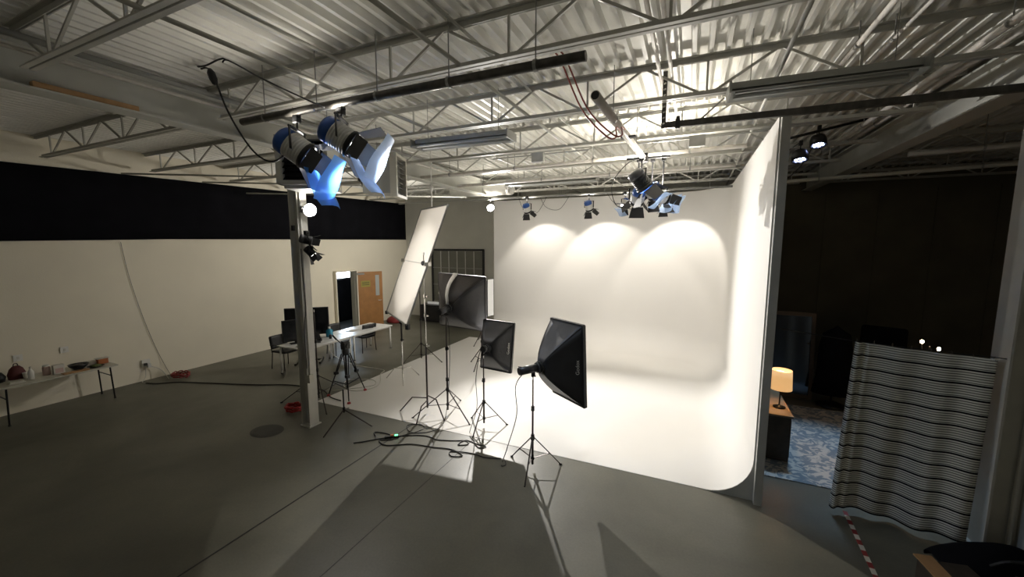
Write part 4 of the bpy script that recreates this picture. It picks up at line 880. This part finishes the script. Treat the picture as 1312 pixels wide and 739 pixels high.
MB().lathe([(.001, 0), (.085, 0), (.09, .02), (.09, .17), (.05, .21), (.03, .22), (.001, .22)], 16).build('bottle', 'bottle_blue', t, True); MB().cyl((0, 0, .22), (0, 0, .27), .03, n=12).build('cap', 'white_plastic', t)
for dx, dy, hh, l in ((.17, .30, .10, 'black camera lens standing in front of the blue bottle'), (.13, .02, .06, 'small black gadget beside the laptop on the white table'), (-.18, .22, .09, 'dark mug behind the laptop on the white table')):
    t = empty('camera_lens' if 'lens' in l else 'gadget' if 'gadget' in l else 'mug', at(dx, dy), label=l, cat='camera lens' if 'lens' in l else 'gadget' if 'gadget' in l else 'mug')
    MB().lathe([(.001, 0), (.036, 0), (.038, hh * .6), (.032, hh), (.001, hh)], 14).build('barrel', 'black', t, True); MB().cyl((0, 0, hh), (0, 0, hh + .012), .03, n=12).build('cap', 'black_gloss', t)
t = empty('device_box', A2 + ux * .10 + uy * .22 + V((0, 0, .736)), TR_ + R(60), label='black device box lying on the farther white table', cat='box')
MB().box((0, 0, .045), (.12, .26, .085)).build('body', 'black', t, bevel=.006); MB().box((.03, 0, .095), (.03, .10, .014)).build('handle', 'black_metal', t)
t = empty('paper_sheet', A2 + ux * -.05 + uy * -.35 + V((0, 0, .736)), TR_ + R(10), label='pale blue sheet lying on the farther white table', cat='paper')
MB().box((0, 0, .002), (.22, .30, .003)).build('sheet', 'paper_blue', t); MB().box((.02, .03, .005), (.21, .29, .003), Mx.Rotation(R(6), 3, 'Z')).build('sheet', 'paper', t)
def chair(loc, rz, label):
    c = empty('office_chair', loc, rz, label=label, cat='chair')
    MB().grid(lambda u, v: V(((u - .5) * .46, (v - .5) * .46, .45 + .02 * (2 * v - 1) ** 2)), 6, 6).build('seat', 'black', c, True, solid=.04)
    MB().grid(lambda u, v: V((-.24 - .06 * v + .03 * (2 * u - 1) ** 2, (u - .5) * .46, .52 + .34 * v)), 6, 6).build('backrest', 'black', c, True, solid=.025)
    for sx in (-1, 1):
        for sy in (-1, 1): MB().cyl((sx * .21, sy * .22, .44), (sx * .24, sy * .24, 0), .012, n=8).build('leg', 'black_metal', c, True)
    for sy in (-1, 1):
        MB().cyl((-.21, sy * .23, .44), (-.29, sy * .23, .84), .011, n=8).build('back_post', 'black_metal', c, True)
        MB().tube([(-.24, sy * .25, .64), (.05, sy * .26, .66), (.2, sy * .25, .64), (.22, sy * .23, .45)], .013, 6, 4).build('armrest', 'black', c, True)
chair((-9.70, 6.82, 0), R(2), 'black chair at the near end of the white table, left of the column')
chair(tuple(A + ux * -.62 + uy * 1.25), R(-10), 'black chair behind the white table in front of the dark doorway')
chair(tuple(A2 + ux * -.12 + uy * .18), R(170), 'black chair tucked under the farther white table')
t = empty('equipment_case', (-9.6, 13.7, 0), label='black equipment case by the back wall below the glazed door', cat='case')
MB().box((0, 0, .34), (1.5, .6, .64)).build('body', 'black', t, bevel=.02); MB().box((0, 0, .69), (1.5, .6, .06)).build('lid', 'black_metal', t, bevel=.01)
for s_ in (-1, 1): MB().tube([(s_ * .755, -.1, .45), (s_ * .80, -.08, .45), (s_ * .80, .08, .45), (s_ * .755, .1, .45)], .012, 6).build('handle', 'silver', t)
t = empty('glowing_panel', (-9.85, 13.65, .72), label='small pale blue glowing panel lying on the black equipment case', cat='lamp')  # bright shape of unknown kind, built as a faintly glowing panel
MB().box((0, 0, .06), (.55, .06, .10)).build('face', 'em_strip', t); MB().box((0, .04, .06), (.6, .03, .12)).build('frame', 'black', t)

# ------------------------------------------------------------------ right: the dark living-room set
# rope and curtain
rA, rB = V((1.06, 5.95, 2.21)), V((2.965, 5.62, 2.13))
rp = tag(MB(rA).tube([rA, rA.lerp(rB, .45) - V((0, 0, .03)), rB], .006, 6, 6).build('curtain_rope', 'cord', None, True), 'black rope strung from cyclorama end to right column above the curtain', 'rope'); rp.location = rA
cu = empty('striped_curtain', rA.lerp(rB, .42), label='black and white striped curtain hanging beside the right column', cat='curtain')
d_ = (rB - rA); dn = V((d_.y, -d_.x, 0)).normalized(); off = V(cu.location)
me_uv = []
def cfn(u, v):
    # u across, v up
    p = rA.lerp(rB, .395 + .575 * u); p.z = 0
    fl_ = (1 - v); left = (1 - u) ** 2
    p = p + (-d_.normalized()) * (.10 * fl_ * (1 - u)) - d_.normalized() * (.05 * fl_ * u)
    wav = .035 * math.sin(u * 21 + .4) * (.35 + .65 * fl_) + .06 * fl_ * math.sin(u * 8 + 1.2) + (.05 * math.sin(u * 60) * max(0, 1 - u * 7))
    zt = 2.145 - .012 * math.sin(u * math.pi) - .03 * u; zb = .06 + .02 * math.sin(u * 9)
    return p + dn * wav + V((0, 0, zb + (zt - zb) * v))
b = MB(off); NU, NV = 70, 30
b.grid(cfn, NU, NV); cl = b.build('cloth', 'curtain', cu, True, solid=.004)
uvl = cl.data.uv_layers.new(name='UVMap')
for lp in cl.data.loops:
    k = lp.vertex_index; i, j = divmod(k, NV + 1); uvl.data[lp.index].uv = (i / NU, j / NV)
for k in range(8):
    p = rA.lerp(rB, .40 + .08 * k) - V((0, 0, .02)); b = MB(off); b.lathe([(.024, -.002), (.028, 0), (.024, .002)], 14, Mx.Translation(p) @ d_.to_track_quat('Z', 'Y').to_matrix().to_4x4()); b.build('curtain_ring', 'chrome', cu)
# dresser, lamp
dz_ = empty('dresser', (1.26, 7.75, 0), label='dark low dresser along the outside of the cyclorama wall', cat='dresser')
MB().box((0, 0, .37), (.42, 1.9, .68)).build('carcass', 'wood_dark', dz_, bevel=.004); MB().box((.0, 0, .735), (.46, 1.96, .03)).build('top', 'dresser_top', dz_, bevel=.004); MB().box((0, 0, .02), (.36, 1.8, .04)).build('plinth', 'black', dz_)
for k in range(3):
    f = MB().box((.216, -.62 + .62 * k, .37), (.014, .58, .58)).build('door', 'wood_dark', dz_, bevel=.003); MB().cyl((.224, -.40 + .62 * k, .45), (.25, -.40 + .62 * k, .45), .012, n=8).build('knob', 'silver', f)
lm = empty('table_lamp', (1.36, 7.1, .752), label='lit table lamp with cream drum shade on the dresser', cat='lamp')
MB().lathe([(.001, 0), (.085, 0), (.085, .015), (.02, .03), (.012, .05)], 18).build('base', 'black_metal', lm, True); MB().cyl((0, 0, .03), (0, 0, .40), .010, n=10).build('stem', 'black_metal', lm)
b = MB(); b.lathe([(.150, .30), (.135, .60)], 28); b.build('lamp_shade', 'em_lampshade', lm, True, solid=.003)
MB().sphere((0, 0, .46), .032, 12).build('bulb', 'em_bulb', lm, True)
b = MB(); b.cyl((-.135, 0, .585), (.135, 0, .585), .003, n=5); b.cyl((0, 0, .4), (0, 0, .59), .004, n=5); b.build('harp', 'chrome', lm)
point('glow', (0, 0, .46), P_SHADE, .05, (1, .58, .26), lm)
cn = tag(MB((1.16, 7.6, .752)).lathe([(.001, 0), (.045, 0), (.018, .32), (.012, .62), (.001, .63)], 12).build('tall_candlestick', 'wood_light', None, True), 'slim wooden cone ornament behind the lamp on the dresser', 'ornament'); cn.data.transform(Mx.Translation((1.16, 7.6, .752))); cn.location = (1.16, 7.6, .752)
# leaning mirror
mr = empty('leaning_mirror', (2.02, 9.9, 0), R(0), label='tall wood-framed mirror leaning beyond the dresser', cat='mirror')
tl = Mx.Rotation(R(-6), 4, 'X')
for nm, c_, s_, m_ in (('frame_side', (-.40, 0, .92), (.07, .04, 1.84), 'frame_wood'), ('frame_side', (.40, 0, .92), (.07, .04, 1.84), 'frame_wood'), ('frame_rail', (0, 0, .05), (.74, .04, .08), 'frame_wood'), ('frame_rail', (0, 0, 1.80), (.74, .04, .08), 'frame_wood'), ('glass', (0, .005, .92), (.74, .015, 1.68), 'mirror')):
    b = MB(); b.M = tl; b.box(c_, s_); b.build(nm, m_, mr)
for s_ in (-1, 1): MB().bar((s_ * .33, .12, 1.2), (s_ * .33, .55, .01), .04, .025).build('rear_leg', 'frame_wood', mr)
# rug
rg = tag(MB((2.0, 7.75, 0)).box((2.3, 7.85, .007), (2.6, 3.1, .012)).build('patterned_rug', 'rug'), 'pale mottled blue-grey rug on the dark set floor', 'rug'); rg.location = (2.0, 7.75, 0)
# coat on a stand, armchair
ch = empty('coat_stand', (2.72, 9.7, 0.013), label='dark coat draped over a stand beyond the rug', cat='coat stand')
MB().cyl((0, 0, .02), (0, 0, 1.62), .02, n=8).build('pole', 'black_metal', ch); MB().lathe([(.25, 0), (.25, .02), (.03, .04)], 16).build('base', 'black_metal', ch, True)
MB().lathe([(.001, 1.66), (.05, 1.60), (.20, 1.48), (.24, 1.2), (.25, .6), (.30, .25), (.25, .24), (.001, .3)], 18, Mx.Diagonal((1.15, .7, 1, 1))).build('coat', 'black_cloth', ch, True)
ac = empty('armchair', (3.75, 10.6, 0), R(-110), label='tall-backed black armchair behind the striped curtain', cat='armchair')
MB().box((0, 0, .32), (.7, .74, .24)).build('seat', 'black_cloth', ac, bevel=.04); MB().box((-.34, 0, .85), (.16, .74, 1.3)).build('backrest', 'black_cloth', ac, bevel=.05)
for s_ in (-1, 1): MB().box((0, s_ * .40, .45), (.72, .13, .42)).build('armrest', 'black_cloth', ac, bevel=.04)
for sx in (-1, 1):
    for sy in (-1, 1): MB().cyl((sx * .28, sy * .32, 0), (sx * .28, sy * .32, .21), .02, n=8).build('leg', 'wood_dark', ac)
# bulbs fixture
fx = empty('candle_floor_lamp', (3.62, 8.55, 0), label='dark floor lamp with three small glowing bulbs above the curtain', cat='lamp')
MB().lathe([(.001, 0), (.16, 0), (.16, .02), (.02, .04)], 16).build('base', 'black_metal', fx, True); MB().cyl((0, 0, .03), (0, 0, 1.62), .012, n=8).build('pole', 'black_metal', fx)
for dx, dy, z in ((-.10, .0, 1.69), (.13, .04, 1.58), (.05, -.06, 1.44)):
    MB().tube([(0, 0, z - .22), (dx * .7, dy * .7, z - .20), (dx, dy, z - .10), (dx, dy, z - .03)], .007, 6, 4).build('arm', 'black_metal', fx); MB().sphere((dx, dy, z), .024, 10, (1, 1, 1.25)).build('bulb', 'em_bulb', fx, True)
point('glow', (0, 0, 1.64), 1.2, .05, (1, .72, .45), fx)
# tape on floor
tpv = empty('floor_tape', (1.89, 5.83, 0), label='red and white striped tape on the floor below the curtain', cat='tape')
for k in range(13):
    t0 = k / 13; y = -.0 - 1.15 * (k + .5) / 13; MB().box((-.012 - .06 * t0, y, .0015), (.045, 1.15 / 13, .002), Mx.Rotation(R(-3.5), 3, 'Z')).build('stripe', 'paper' if k % 2 else 'red_dull', tpv)
# bag and cardboard at lower right
bg = empty('duffel_bag', (2.88, 5.12, 0), R(8), label='slumped black duffel bag at the foot of the right column', cat='bag')
MB().grid(lambda u, v: V(((u - .5) * 1.0 * (1 - .12 * abs(2 * v - 1)), (.26 + .03 * math.sin(u * 9)) * math.cos(math.pi * v), .02 + (.33 - .05 * math.sin(u * 7 + 1)) * math.sin(math.pi * v) * (1 - .55 * (2 * u - 1) ** 4))), 18, 10).build('bag_body', 'black_cloth', bg, True, solid=.01)
MB().tube([(-.2, -.15, .28), (-.12, -.22, .40), (.12, -.22, .40), (.2, -.15, .28)], .014, 6, 4).build('handle', 'black', bg)
MB().box((.1, -.20, .20), (.3, .02, .10)).build('pocket', 'wood_dark', bg)
cb = empty('cardboard_sheet', (2.27, 4.62, 0), R(12), label='folded cardboard sheet on the floor before the duffel bag', cat='cardboard')
MB().box((-.03, 0, .26), (.15, .50, .012), Mx.Rotation(R(4), 3, 'X')).build('flap', 'cardboard', cb); MB().box((.12, 0, .125), (.40, .46, .25)).build('box_body', 'wood_dark', cb)
